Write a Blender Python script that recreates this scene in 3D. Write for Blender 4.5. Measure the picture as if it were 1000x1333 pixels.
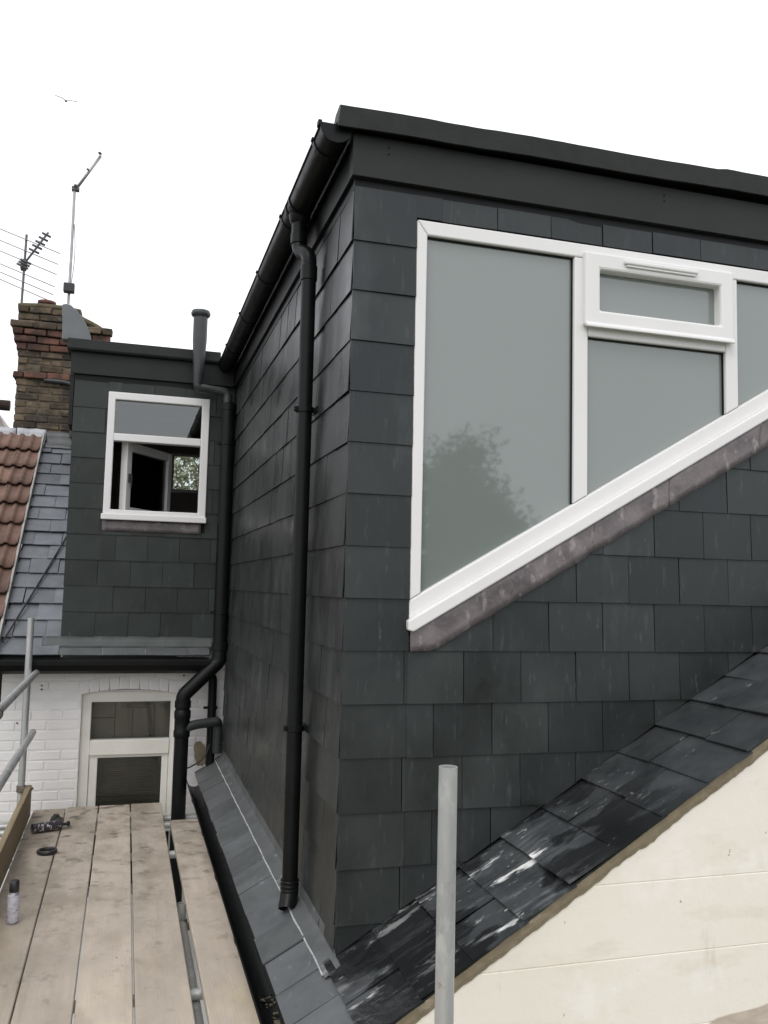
import bpy, bmesh, math, random
from mathutils import Vector, Matrix, noise
random.seed(7)
S = bpy.context.scene
for o in list(bpy.data.objects): bpy.data.objects.remove(o)

# ------------------------------------------------------------------ camera
YAW, PITCH, ROLL, FPX = 0.28558953, 0.08773079, -0.02327808, 1132.36
_f = Vector((math.sin(YAW)*math.cos(PITCH), math.cos(YAW)*math.cos(PITCH), math.sin(PITCH)))
_r = Vector((math.cos(YAW), -math.sin(YAW), 0)); _d = _f.cross(_r)
_r2 = math.cos(ROLL)*_r + math.sin(ROLL)*_d; _d2 = -math.sin(ROLL)*_r + math.cos(ROLL)*_d
cam = bpy.data.cameras.new('camera'); camo = bpy.data.objects.new('camera', cam); S.collection.objects.link(camo)
camo.matrix_world = Matrix(((_r2.x, -_d2.x, -_f.x, 0), (_r2.y, -_d2.y, -_f.y, 0), (_r2.z, -_d2.z, -_f.z, 0), (0, 0, 0, 1)))
cam.sensor_fit = 'VERTICAL'; cam.sensor_height = 36; cam.lens = FPX/1333*36; cam.clip_start = .05; cam.clip_end = 2000
S.camera = camo
S.render.resolution_x = 768; S.render.resolution_y = 1024

# ------------------------------------------------------------------ sky, sun, exposure
SUN_EL, SUN_AZ = math.radians(52), math.radians(215)      # azimuth clockwise from +Y
w = bpy.data.worlds.new('World'); S.world = w; w.use_nodes = True
nt = w.node_tree; nt.nodes.clear()
sky = nt.nodes.new('ShaderNodeTexSky'); sky.sky_type = 'NISHITA'; sky.sun_disc = False
sky.sun_elevation = SUN_EL; sky.sun_rotation = SUN_AZ; sky.dust_density = 4; sky.air_density = 1.5
hs = nt.nodes.new('ShaderNodeHueSaturation'); hs.inputs['Saturation'].default_value = .25
mx = nt.nodes.new('ShaderNodeMix'); mx.data_type = 'RGBA'; mx.inputs[0].default_value = .88
mx.inputs[7].default_value = (10.3, 10.5, 11.0, 1)         # the even cloud layer over the sky
bg = nt.nodes.new('ShaderNodeBackground'); bg.inputs[1].default_value = .14
wo = nt.nodes.new('ShaderNodeOutputWorld')
nt.links.new(sky.outputs[0], hs.inputs['Color']); nt.links.new(hs.outputs[0], mx.inputs[6])
nt.links.new(mx.outputs[2], bg.inputs[0]); nt.links.new(bg.outputs[0], wo.inputs[0])
sl = bpy.data.lights.new('sun', 'SUN'); sl.energy = .9; sl.angle = math.radians(25); sl.color = (1, .96, .9)
so = bpy.data.objects.new('sun', sl); S.collection.objects.link(so)
_sd = Vector((math.sin(SUN_AZ)*math.cos(SUN_EL), math.cos(SUN_AZ)*math.cos(SUN_EL), math.sin(SUN_EL)))
so.rotation_euler = _sd.to_track_quat('Z', 'Y').to_euler(); so.location = _sd*30
S.view_settings.view_transform = 'Standard'; S.view_settings.look = 'None'
S.view_settings.exposure = 0; S.view_settings.gamma = 1; S.view_settings.use_curve_mapping = False

# ------------------------------------------------------------------ materials
def mat(name, c1, c2=None, scale=6, rough=.6, bump=0, bscale=60, stretch=(1, 1, 1), rnd=0, metal=0, spec=.5,
        spots=None, coat=0, coat_ior=1.5, rrange=0, detail=6, wide=None, wet=None, crough=.015, tint=None):
    """procedural material in world space: c1-c2 mottling, per-object variation, fine relief, optional marks
    spots: list of (colour, scale, threshold, softness, stretch, amount)"""
    m = bpy.data.materials.new(name); m.use_nodes = True; t = m.node_tree; N = t.nodes; L = t.links
    b = N['Principled BSDF']
    if tint: b.inputs['Specular Tint'].default_value = (*tint, 1)
    g = N.new('ShaderNodeNewGeometry')
    def nz(sc, st, dt=6, rg=.6, off=0):
        mp = N.new('ShaderNodeMapping'); mp.inputs['Scale'].default_value = st; mp.inputs['Location'].default_value = (off, off*1.7, off*.6)
        L.new(g.outputs['Position'], mp.inputs[0])
        n = N.new('ShaderNodeTexNoise'); n.inputs['Scale'].default_value = sc; n.inputs['Detail'].default_value = dt; n.inputs['Roughness'].default_value = rg
        L.new(mp.outputs[0], n.inputs['Vector']); return n
    def ramp(src, a, c):
        r = N.new('ShaderNodeMapRange'); r.inputs[1].default_value = a; r.inputs[2].default_value = c; L.new(src, r.inputs[0]); return r.outputs[0]
    def mix(fac, a, c, mode='MIX'):
        k = N.new('ShaderNodeMix'); k.data_type = 'RGBA'; k.blend_type = mode
        for s, v in ((0, fac), (6, a), (7, c)):
            if hasattr(v, 'is_linked'): L.new(v, k.inputs[s])
            elif s == 0: k.inputs[s].default_value = v
            else: k.inputs[s].default_value = (*v[:3], 1)
        return k.outputs[2]
    c2 = c2 or tuple(x*.8 for x in c1)
    n1 = nz(scale, stretch, detail)
    col = mix(ramp(n1.outputs[0], .32, .68), c1, c2)
    if wide:
        n2 = nz(wide[1], (1, 1, 1), 3, off=5); col = mix(ramp(n2.outputs[0], .4, .65), col, wide[0])
    for i, (sc_, s_, th, so_, st_, am, *mask) in enumerate(spots or []):
        n = nz(s_, st_, 5, .65, 3.1*(i+1)); f = ramp(n.outputs[0], th, th+so_)
        mm = N.new('ShaderNodeMath'); mm.operation = 'MULTIPLY'; mm.inputs[1].default_value = am; L.new(f, mm.inputs[0])
        if mask:      # where on the thing this dirt lies: (axis, from, to)
            sx = N.new('ShaderNodeSeparateXYZ'); L.new(g.outputs['Position'], sx.inputs[0])
            m2 = N.new('ShaderNodeMath'); m2.operation = 'MULTIPLY'; L.new(ramp(sx.outputs[mask[0][0]], mask[0][1], mask[0][2]), m2.inputs[0]); L.new(mm.outputs[0], m2.inputs[1]); mm = m2
        col = mix(mm.outputs[0], col, sc_)
    if rnd:
        oi = N.new('ShaderNodeObjectInfo'); r = N.new('ShaderNodeMapRange'); r.inputs[3].default_value = 1-rnd; r.inputs[4].default_value = 1+rnd
        L.new(oi.outputs['Random'], r.inputs[0])
        cx = N.new('ShaderNodeCombineXYZ')
        for k in range(3): L.new(r.outputs[0], cx.inputs[k])
        col = mix(1.0, col, cx.outputs[0], 'MULTIPLY')
    if wet:           # rain-wet patches: darker and glossy; (scale, threshold, softness, stretch, (axis, from, to))
        n = nz(wet[0], wet[3], 4, .6, 11); f = ramp(n.outputs[0], wet[1], wet[1]+wet[2])
        sx = N.new('ShaderNodeSeparateXYZ'); L.new(g.outputs['Position'], sx.inputs[0])
        m2 = N.new('ShaderNodeMath'); m2.operation = 'MULTIPLY'; L.new(ramp(sx.outputs[wet[4][0]], wet[4][1], wet[4][2]), m2.inputs[0]); L.new(f, m2.inputs[1]); wetf = m2.outputs[0]
        col = mix(wetf, col, mix(1.0, col, (.28, .28, .28), 'MULTIPLY'))
    L.new(col, b.inputs['Base Color'])
    b.inputs['Roughness'].default_value = rough; b.inputs['Metallic'].default_value = metal
    b.inputs['Specular IOR Level'].default_value = spec
    b.inputs['Coat Weight'].default_value = coat; b.inputs['Coat IOR'].default_value = coat_ior; b.inputs['Coat Roughness'].default_value = crough
    if rrange:
        r = N.new('ShaderNodeMapRange'); r.inputs[1].default_value = .3; r.inputs[2].default_value = .7
        r.inputs[3].default_value = max(rough-rrange, .03); r.inputs[4].default_value = rough+rrange
        L.new(n1.outputs[0], r.inputs[0]); L.new(r.outputs[0], b.inputs['Roughness'])
        if wet:
            k = N.new('ShaderNodeMix'); L.new(wetf, k.inputs[0]); L.new(r.outputs[0], k.inputs[2]); k.inputs[3].default_value = .09; L.new(k.outputs[0], b.inputs['Roughness'])
    if bump:
        nb = nz(bscale, stretch, 8, .6, 9); bp = N.new('ShaderNodeBump'); bp.inputs['Strength'].default_value = bump; bp.inputs['Distance'].default_value = .004
        L.new(nb.outputs[0], bp.inputs['Height']); L.new(bp.outputs[0], b.inputs['Normal'])
    return m

SCUFF = ((.22, .23, .23), 9, .66, .12, (4, 4, .7), .45)
M = {}
M['slate'] = mat('slate', (.0172, .0196, .0182), (.0276, .0306, .0286), 4, .38, .3, 14, (1, 1, .7), rnd=.32, spec=.42, rrange=.14, tint=(.90, .955, 1.0),
                 spots=[SCUFF, ((.07, .075, .075), 14, .58, .14, (2.5, 2.5, .5), .5), ((.016, .017, .017), 2.2, .52, .2, (1, 1, .6), .5), ((.55, .56, .55), 38, .77, .03, (3, 3, 1), .6), ((.085, .09, .09), 3.5, .55, .2, (1, 1, .35), .5)])
M['slate_green'] = mat('slate_green', (.0190, .0246, .0218), (.0290, .0355, .0320), 5, .46, .3, 18, rnd=.24, spec=.34, spots=[((.11, .12, .115), 6, .6, .2, (3, 3, .6), .35)])
M['slate_roof'] = mat('slate_roof', (.030, .034, .036), (.052, .056, .058), 6, .36, .5, 20, rnd=.25, spec=.55, rrange=.14, wet=(1.7, .46, .035, (.9, 1.7, .9), (0, 2.1, 1.7)),
                      spots=[((.17, .18, .19), 4.5, .53, .16, (.8, 3.2, .8), .6, (0, 1.85, 1.2)),
                             ((.34, .35, .355), 5, .57, .14, (.6, 3.6, .6), .45, (0, 1.9, 1.2)), ((.80, .80, .78), 3.4, .61, .07, (.8, 2.6, .8), .9, (0, 1.95, 1.6)), ((.75, .75, .73), 14, .655, .05, (.9, 1.5, .9), .55, (0, 2.1, 1.6)), ((.30, .31, .31), 12, .63, .08, (1, 2, 1), .55)])
M['slate_apron'] = mat('slate_apron', (.075, .081, .083), (.105, .112, .114), 6, .42, .4, 20, rnd=.14, spec=.5, rrange=.1,
                       spots=[((.3, .31, .31), 12, .62, .1, (3, 1, 1), .4), ((.05, .055, .06), 5, .6, .15, (3, 1, 1), .6)])
M['slate_old'] = mat('slate_old', (.12, .13, .145), (.17, .18, .195), 8, .45, .3, 30, rnd=.2, spec=.5, spots=[((.05, .055, .06), 5, .62, .1, (1, 1, 1), .5)])
M['sheet'] = mat('grey_board', (.0165, .0182, .0172), (.0225, .0243, .0230), 3, .5, .08, 80, rnd=0, spec=.24, spots=[((.05, .052, .05), 8, .64, .12, (1, 1, 2), .4)])
M['grp'] = mat('roof_trim', (.014, .0158, .0147), (.021, .0230, .0217), 9, .55, .3, 120, spec=.2)
M['fin'] = mat('grey_trim', (.11, .12, .125), (.14, .15, .155), 6, .5, .1, 60)
M['black'] = mat('black_pvc', (.0045, .005, .0052), (.007, .0075, .0078), 8, .42, .05, 50, spec=.2, rrange=.08, spots=[((.05, .05, .047), 11, .68, .1, (1, 1, 1), .3)])
M['greypipe'] = mat('grey_pvc', (.030, .034, .035), (.042, .046, .047), 8, .42, .05, 50)
M['dark'] = mat('dark_void', (.012, .012, .012), (.018, .018, .018), 4, .9)
M['upvc'] = mat('white_upvc', (.77, .755, .745), (.735, .72, .71), 3, .3, .02, 90, spec=.5, spots=[((.6, .57, .52), 14, .72, .08, (1, 1, 1), .25)])
M['oldpaint'] = mat('white_gloss', (.78, .76, .70), (.70, .68, .62), 5, .4, .1, 60, spots=[((.5, .46, .4), 16, .7, .1, (1, 1, 1), .3)])
M['frost'] = mat('frosted_glass', (.152, .176, .163), (.158, .183, .170), 1, .7, 0, coat=1, coat_ior=1.85, crough=.032)
M['lead'] = mat('lead', (.095, .082, .086), (.20, .172, .172), 11, .45, .9, 20, (1, 1, 1), rnd=.15, spec=.5, rrange=.12,
                spots=[((.40, .36, .34), 9, .56, .12, (3, 1, 1.5), .6), ((.06, .055, .06), 6, .6, .12, (1, 1, 1), .6)])
M['leadgrey'] = mat('lead_grey', (.068, .073, .074), (.11, .116, .117), 7, .48, .4, 26, spots=[((.5, .5, .49), 8, .62, .1, (1, 1, 1), .5), ((.1, .105, .11), 6, .6, .12, (1, 1, 1), .5)])
M['leaddark'] = mat('lead_dark', (.050, .058, .056), (.075, .084, .081), 8, .55, .4, 26, spots=[((.2, .21, .205), 10, .62, .1, (2, 1, 1), .5)])
M['leadpale'] = mat('lead_pale', (.34, .35, .38), (.46, .47, .49), 9, .5, .3, 26, spots=[((.15, .15, .16), 14, .6, .1, (5, 1, .3), .6)])
M['splash'] = mat('dried_mortar', (.66, .66, .64), (.34, .34, .335), 40, .85, .6, 60)
M['chalk'] = mat('sealant', (.46, .47, .46), (.3, .31, .31), 30, .7, .5, 40)
M['render'] = mat('cream_render', (.845, .795, .70), (.81, .75, .65), 2.0, .72, .35, 30, wide=((.86, .79, .72), .9),
                  spots=[((.30, .25, .20), 24, .70, .015, (1.3, 1, .8), .8), ((.62, .54, .44), 4, .56, .16, (.5, 1, 1.5), .5), ((.50, .43, .34), 3, .60, .12, (3.5, 1, .8), .35), ((.90, .87, .82), 5, .56, .15, (1, 1, 1), .6), ((.55, .47, .38), 15, .69, .05, (1, 1, .4), .5)])
M['mortar'] = mat('mortar', (.30, .245, .165), (.22, .175, .115), 22, .9, .9, 50, spots=[((.45, .39, .3), 9, .6, .1, (1, 1, 1), .5)])
M['stain'] = mat('stain', (.42, .35, .28), (.56, .48, .40), 14, .85, .3, 40, (1, 1, 2))
M['whitebrick'] = mat('white_painted_brick', (.85, .83, .825), (.80, .775, .765), 5, .65, .45, 30, rnd=.02, wide=((.83, .80, .79), 1.5),
                      spots=[((.62, .58, .55), 10, .66, .12, (1, 1, 3), .5), ((.16, .13, .11), 30, .76, .02, (1, 1, 1), .7)])
M['whitejoint'] = mat('white_joint', (.83, .81, .80), (.76, .74, .73), 9, .75, .6, 40)
M['brick'] = mat('stock_brick', (.125, .092, .058), (.072, .054, .037), 16, .9, 1, 40, rnd=.5, spots=[((.020, .018, .016), 5, .47, .12, (1, 1, 1), .75), ((.36, .31, .2), 14, .62, .1, (1, 1, 1), .5)])
M['redbrick'] = mat('red_brick', (.135, .060, .040), (.085, .040, .030), 12, .9, 1, 40, rnd=.5, spots=[((.022, .019, .017), 5, .46, .12, (1, 1, 1), .7)])
M['brickmortar'] = mat('brick_mortar', (.13, .108, .075), (.06, .05, .036), 14, .95, .8, 50)
M['brownbrick'] = mat('brown_brick', (.14, .09, .06), (.09, .06, .04), 9, .9, .8, 40, rnd=.3)
M['moss'] = mat('flaunching', (.135, .115, .075), (.09, .075, .045), 12, .95, 1, 30, spots=[((.21, .20, .05), 7, .58, .1, (1, 1, 1), .6)])
M['tile'] = mat('terracotta', (.205, .120, .088), (.14, .080, .060), 10, .8, .6, 45, rnd=.3, spots=[((.07, .055, .047), 6, .54, .14, (1, 1, 1), .65), ((.5, .38, .3), 20, .68, .06, (1, 1, 1), .6)])
M['verge'] = mat('verge_trim', (.40, .39, .36), (.28, .27, .25), 12, .6, .3, 40)
M['steel'] = mat('galvanised_steel', (.50, .505, .50), (.37, .375, .37), 9, .45, .35, 40, (1, 1, .35), metal=.45, rrange=.1, spots=[((.17, .15, .13), 9, .60, .1, (1, 1, .6), .55), ((.66, .66, .64), 7, .56, .1, (1, 1, .5), .6), ((.25, .15, .09), 14, .70, .05, (1, 1, 1), .7)])
M['rust'] = mat('coupler_steel', (.22, .19, .16), (.13, .10, .08), 20, .6, .4, 60, metal=.5)
M['toe'] = mat('toe_board_timber', (.30, .24, .15), (.22, .17, .10), 4, .85, .5, 40, (9, .5, 9), spots=[((.11, .085, .05), 8, .6, .15, (6, .6, 6), .5)])
M['alu'] = mat('aerial_metal', (.42, .42, .42), (.3, .3, .3), 8, .45, metal=.5)
M['alugrey'] = mat('aerial_grey', (.10, .10, .10), (.14, .14, .14), 8, .5)
M['rod'] = mat('aerial_rod', (.33, .32, .31), (.27, .26, .25), 8, .5)
M['plastic'] = mat('black_plastic', (.02, .02, .022), (.026, .026, .028), 8, .4)
M['canwhite'] = mat('can_print', (.62, .61, .64), (.48, .46, .52), 40, .3, spots=[((.22, .17, .32), 60, .56, .02, (.5, .5, 2.5), .85)])
M['candark'] = mat('can_print_dark', (.05, .045, .06), (.035, .03, .035), 30, .35, spots=[((.66, .64, .62), 45, .56, .03, (2, 1, 1), .9)])
M['birdm'] = mat('feathers', (.045, .043, .04), (.07, .068, .065), 5, .8)
M['wallroom'] = mat('room_wall', (.30, .25, .225), (.27, .225, .20), 2, .9)
M['blind'] = mat('brown_blind', (.22, .165, .125), (.17, .125, .095), 4, .6)
M['reflecttan'] = mat('tan_reflection', (.33, .26, .20), (.25, .195, .155), 3, .7)  # tan painted in for the reflection in the lower window's upper pane
M['pale'] = mat('pale_render', (.56, .50, .48), (.48, .43, .41), 3, .8, .2, 30)
M['paving'] = mat('garden_ground', (.14, .135, .12), (.07, .085, .04), .35, .9, .5, 8, wide=((.06, .085, .03), .12))
M['bark'] = mat('bark', (.09, .07, .05), (.05, .04, .03), 8, .9, 1, 20)
M['leaf'] = mat('leaves', (.045, .075, .022), (.075, .11, .035), 1.5, .6, rnd=0, spec=.3)
M['leafpale'] = mat('leaves_pale', (.30, .32, .20), (.52, .50, .38), 6, .7, spec=.2)
def wood():
    m = mat('board_timber', (.57, .49, .405), (.475, .405, .335), 3.0, .84, .4, 26, (6, .35, 1), rnd=.10, wide=((.50, .43, .36), 1.3),
            spots=[((.30, .255, .20), 3.4, .46, .14, (1.2, .8, 1), .75, (1, 3.2, 6.0)), ((.10, .086, .068), 6, .56, .07, (1.1, 1.3, 1), .75, (1, 4.2, 6.4)), ((.36, .30, .235), 2.1, .52, .12, (1.8, .7, 1), .5), ((.22, .17, .12), 9, .69, .03, (1.6, .8, 1), .7), ((.24, .205, .17), 7, .58, .1, (1.2, .9, 1), .5),
                   ((.74, .63, .44), 1.3, .47, .16, (1.6, .5, 1), .75, (1, 5.2, 3.3)), ((.42, .34, .265), 12, .59, .1, (2.4, .10, 1), .45), ((.72, .70, .66), 30, .735, .02, (1, 1, 1), .7)])
    return m
M['wood'] = wood()
def glass(ior=1.95):
    m = bpy.data.materials.new('window_glass'); m.use_nodes = True; t = m.node_tree; N = t.nodes; N.clear()
    o = N.new('ShaderNodeOutputMaterial'); mixs = N.new('ShaderNodeMixShader'); tr = N.new('ShaderNodeBsdfTransparent'); gl = N.new('ShaderNodeBsdfGlossy')
    fr = N.new('ShaderNodeFresnel'); fr.inputs[0].default_value = ior; gl.inputs['Roughness'].default_value = .01; tr.inputs[0].default_value = (.82, .86, .85, 1)
    t.links.new(fr.outputs[0], mixs.inputs[0]); t.links.new(tr.outputs[0], mixs.inputs[1]); t.links.new(gl.outputs[0], mixs.inputs[2]); t.links.new(mixs.outputs[0], o.inputs[0])
    return m
M['glass'] = glass()
M['glassold'] = glass(1.42)

# ------------------------------------------------------------------ helpers
C = S.collection; WL = {}
def link(o, parent, world):
    """link with a world-space translation/matrix; parents are translation only"""
    C.objects.link(o)
    Mw = world if isinstance(world, Matrix) else Matrix.Translation(Vector(world))
    if parent is not None:
        o.parent = parent; Mw = Matrix.Translation(-WL[parent.name]) @ Mw
    o.matrix_basis = Mw
    WL[o.name] = (Matrix.Translation(WL[parent.name]) @ Mw).to_translation() if parent is not None else Mw.to_translation()
    return o
def tag(o, label=None, cat=None, group=None, kind=None):
    if label: o['label'] = label
    if cat: o['category'] = cat
    if group: o['group'] = group
    if kind: o['kind'] = kind
    return o
def thing(name, loc, label, cat, group=None):
    o = bpy.data.objects.new(name, None); o.empty_display_size = .1
    return tag(link(o, None, loc), label, cat, group)
def mesh(name, V, F, m, parent=None, smooth=False, origin=None):
    V = [Vector(v) for v in V]
    if origin is None:
        mn = Vector([min(v[i] for v in V) for i in range(3)]); mxv = Vector([max(v[i] for v in V) for i in range(3)])
        origin = (mn+mxv)/2; origin.z = mn.z
    origin = Vector(origin)
    me = bpy.data.meshes.new(name); me.from_pydata([v-origin for v in V], [], F)
    me.materials.append(M[m] if isinstance(m, str) else m)
    bm = bmesh.new(); bm.from_mesh(me); bmesh.ops.recalc_face_normals(bm, faces=bm.faces); bm.to_mesh(me); bm.free()
    if smooth:
        for p in me.polygons: p.use_smooth = True
    return link(bpy.data.objects.new(name, me), parent, origin)
def bevel(o, wd=.004, seg=2):
    b = o.modifiers.new('bevel', 'BEVEL'); b.width = wd; b.segments = seg; b.limit_method = 'ANGLE'; b.angle_limit = math.radians(40)
    return o
BF = [(0, 1, 2, 3), (4, 5, 6, 7), (0, 1, 5, 4), (1, 2, 6, 5), (2, 3, 7, 6), (3, 0, 4, 7)]
def boxv(x0, x1, y0, y1, z0, z1):
    return [(x0, y0, z0), (x1, y0, z0), (x1, y1, z0), (x0, y1, z0), (x0, y0, z1), (x1, y0, z1), (x1, y1, z1), (x0, y1, z1)]
def box(name, x0, x1, y0, y1, z0, z1, m, parent=None, bv=0):
    o = mesh(name, boxv(x0, x1, y0, y1, z0, z1), BF, m, parent)
    return bevel(o, bv) if bv else o
def boxes(name, L, m, parent=None, bv=0):
    V, F = [], []
    for b in L:
        n = len(V); V += boxv(*b); F += [tuple(i+n for i in f) for f in BF]
    o = mesh(name, V, F, m, parent)
    return bevel(o, bv) if bv else o
def prism(name, poly, a0, a1, m, parent=None, axis='Y', bv=0):
    """polygon in (x,z) extruded along Y, or in (y,z) extruded along X, or (x,y) along Z"""
    n = len(poly)
    f = {'Y': lambda p, a: (p[0], a, p[1]), 'X': lambda p, a: (a, p[0], p[1]), 'Z': lambda p, a: (p[0], p[1], a)}[axis]
    V = [f(p, a0) for p in poly] + [f(p, a1) for p in poly]
    F = [tuple(range(n)), tuple(range(n, 2*n))] + [(i, (i+1) % n, (i+1) % n+n, i+n) for i in range(n)]
    o = mesh(name, V, F, m, parent)
    return bevel(o, bv) if bv else o
def fillet(P, r, n=6):
    P = [Vector(p) for p in P]; out = [P[0]]
    for a, b, c in zip(P, P[1:], P[2:]):
        d1, d2 = (a-b), (c-b); k = min(r, d1.length*.48, d2.length*.48)
        p, q = b+d1.normalized()*k, b+d2.normalized()*k
        for i in range(n+1):
            t = i/n; out.append(p*(1-t)**2+b*2*t*(1-t)+q*t*t)
    return out+[P[-1]]
def sweep(P, R, seg=16, caps=True, V=None, F=None):
    P = [Vector(p) for p in P]; R = R if isinstance(R, (list, tuple)) else [R]*len(P)
    V = [] if V is None else V; F = [] if F is None else F
    T = [(P[min(i+1, len(P)-1)]-P[max(i-1, 0)]).normalized() for i in range(len(P))]
    up = Vector((0, 0, 1)) if abs(T[0].z) < .9 else Vector((1, 0, 0))
    a = (up-T[0]*up.dot(T[0])).normalized(); n0 = len(V)
    for i, p in enumerate(P):
        a = (a-T[i]*a.dot(T[i])).normalized(); b = T[i].cross(a)
        for k in range(seg):
            t = 2*math.pi*k/seg; V.append(p+(a*math.cos(t)+b*math.sin(t))*R[i])
    for i in range(len(P)-1):
        for k in range(seg):
            F.append((n0+i*seg+k, n0+i*seg+(k+1) % seg, n0+(i+1)*seg+(k+1) % seg, n0+(i+1)*seg+k))
    if caps:
        F.append(tuple(n0+k for k in range(seg))); F.append(tuple(n0+(len(P)-1)*seg+k for k in range(seg)))
    return V, F
def autosmooth(o, ang=40):
    me = o.data; bm = bmesh.new(); bm.from_mesh(me)
    for e in bm.edges:
        if len(e.link_faces) == 2 and e.calc_face_angle(0) > math.radians(ang): e.smooth = False
    bm.to_mesh(me); bm.free()
    for p in me.polygons: p.use_smooth = True
    return o
def pipe(name, P, r, m, parent=None, seg=18, fr=0, rl=None):
    P = fillet(P, fr) if fr else P
    V, F = sweep(P, rl or r, seg)
    return autosmooth(mesh(name, V, F, m, parent))
def hollow(name, a, b, r, ri, m, parent=None, seg=24):
    """open-ended tube with wall thickness"""
    a, b = Vector(a), Vector(b); V, F = sweep([a, b], r, seg, False); sweep([a, b], ri, seg, False, V, F); n = seg
    for k in range(n):
        j = (k+1) % n
        F.append((k, j, 2*n+j, 2*n+k)); F.append((n+k, n+j, 3*n+j, 3*n+k))
    me = mesh(name, V, F, m, parent); return autosmooth(me)
def lathe(name, prof, c, m, parent=None, seg=24, axis='Z'):
    V, F = [], []
    for r, h in prof:
        for k in range(seg):
            t = 2*math.pi*k/seg
            p = {'Z': (r*math.cos(t), r*math.sin(t), h), 'Y': (r*math.cos(t), h, r*math.sin(t)), 'X': (h, r*math.cos(t), r*math.sin(t))}[axis]
            V.append(Vector(c)+Vector(p))
    for i in range(len(prof)-1):
        for k in range(seg): F.append((i*seg+k, i*seg+(k+1) % seg, (i+1)*seg+(k+1) % seg, (i+1)*seg+k))
    F.append(tuple(range(seg))); F.append(tuple((len(prof)-1)*seg+k for k in range(seg)))
    return autosmooth(mesh(name, V, F, m, parent))

# --- cladding: slates, bricks and blocks as single pieces, cut to shape at edges
def clip(P, a, b, c):
    out = []
    for i in range(len(P)):
        p, q = P[i], P[(i+1) % len(P)]; dp, dq = a*p[0]+b*p[1]-c, a*q[0]+b*q[1]-c
        if dp <= 0: out.append(p)
        if (dp < 0 < dq) or (dq < 0 < dp):
            t = dp/(dp-dq); out.append((p[0]+(q[0]-p[0])*t, p[1]+(q[1]-p[1])*t))
    return out
def area(P): return abs(sum(P[i][0]*P[(i+1) % len(P)][1]-P[(i+1) % len(P)][0]*P[i][1] for i in range(len(P))))/2
def subtract(P, H):
    out, rem = [], P
    for a, b, c in H:
        if len(rem) < 3: break
        o = clip(rem, -a, -b, -c)
        if len(o) > 2 and area(o) > 2e-4: out.append(o)
        rem = clip(rem, a, b, c)
    return out
SHARE = {}
def clad(name, part, O, u, v, rects, keep, holes, gauge, lap, lift0, lift1, th, m, jit=1., stuff=None, cham=0., minor=None):
    """rects: (u0,v0,width,height).  stuff: f(u0,v0)->True joins that piece into one mesh"""
    u, v, O = Vector(u), Vector(v), Vector(O); n = u.cross(v); SV, SF = [], []
    B = Matrix(((u.x, v.x, n.x, 0), (u.y, v.y, n.y, 0), (u.z, v.z, n.z, 0), (0, 0, 0, 1)))
    for (u0, v0, wd, ht) in rects:
        full = [(u0, v0), (u0+wd, v0), (u0+wd, v0+ht), (u0, v0+ht)]; P = full
        for h in keep:
            P = clip(P, *h)
            if len(P) < 3: break
        if len(P) < 3 or area(P) < 3e-4: continue
        Ps = [P]
        for H in holes:
            Ps = [q for p in Ps for q in subtract(p, H)]
        for P in Ps:
            loc = [(p[0]-u0, p[1]-v0) for p in P]
            key = (name, m if isinstance(m, str) else m.name, tuple((round(a, 4), round(b, 4)) for a, b in loc), round(gauge, 3))
            def geo():
                cu = sum(p[0] for p in loc)/len(loc); cv = sum(p[1] for p in loc)/len(loc); V = []
                for a, b in loc:
                    V.append((a, b, lift0+(lift1-lift0)*b/gauge-th))
                for a, b in loc:
                    da, db = a-cu, b-cv; ca = math.copysign(min(cham, abs(da)), da); cb = math.copysign(min(cham, abs(db)), db)
                    V.append((a-ca, b-cb, lift0+(lift1-lift0)*b/gauge))
                k = len(loc)
                return V, [tuple(reversed(range(k))), tuple(range(k, 2*k))]+[(i, (i+1) % k, (i+1) % k+k, i+k) for i in range(k)]
            J = Matrix.Translation((random.uniform(-1, 1)*.0012*jit, random.uniform(-1, 1)*.0018*jit, random.uniform(0, .0022)*jit)) @ Matrix.Rotation(random.gauss(0, .0022)*jit, 4, 'Z') @ Matrix.Rotation(random.gauss(0, .006)*jit, 4, 'X') @ Matrix.Rotation(random.gauss(0, .009)*jit, 4, 'Y')
            W = Matrix.Translation(O+u*u0+v*v0) @ B @ J
            if stuff and stuff(u0, v0):
                V, F = geo(); k = len(SV); SV += [W @ Vector(x) for x in V]; SF += [tuple(i+k for i in f) for f in F]; continue
            if key not in SHARE:
                V, F = geo(); me = bpy.data.meshes.new(name); me.from_pydata(V, [], F); me.materials.append(M[m]); SHARE[key] = me
            link(bpy.data.objects.new(name, SHARE[key]), part, W)
    if SV:
        o = mesh(name+'_far_courses', SV, SF, m, part); o['kind'] = 'stuff'
def rows(u_a, u_b, v_a, v_b, wd, gauge, lap, gap, first=1.0, even=0, anchor=None):
    """running-bond rectangles; anchor = u where courses alternately start with a whole and a one-and-a-half piece"""
    R = []; k = 0; v0 = v_a; anchor = u_a if anchor is None else anchor
    while v0 < v_b-1e-6:
        if (k+even) % 2 == 0: e = [anchor, anchor+1.5*wd]
        else: e = [anchor, anchor+wd]
        while e[-1] < u_b: e.append(e[-1]+wd)
        for a, b in zip(e, e[1:]): R.append((a+gap/2, v0, b-a-gap, gauge+lap))
        v0 += gauge; k += 1
    return R

# ------------------------------------------------------------------ measured frame of the place (metres, camera eye at the origin)
Xc, Yc, zb = .808, 3.228, -1.3606          # foot of the big dormer's outer corner
T = .595; CS = 1/math.hypot(1, T); SN = T*CS   # roof pitch of the rear wing
GY = 2.682                                  # gable face
YL = 7.15                                   # face of the smaller dormer
YW = 7.22                                   # white brick wall
ZB = -1.70                                  # top of the scaffold boards
ZG = -6.9                                   # garden
def roofz(x): return zb+T*(x-Xc)

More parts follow.
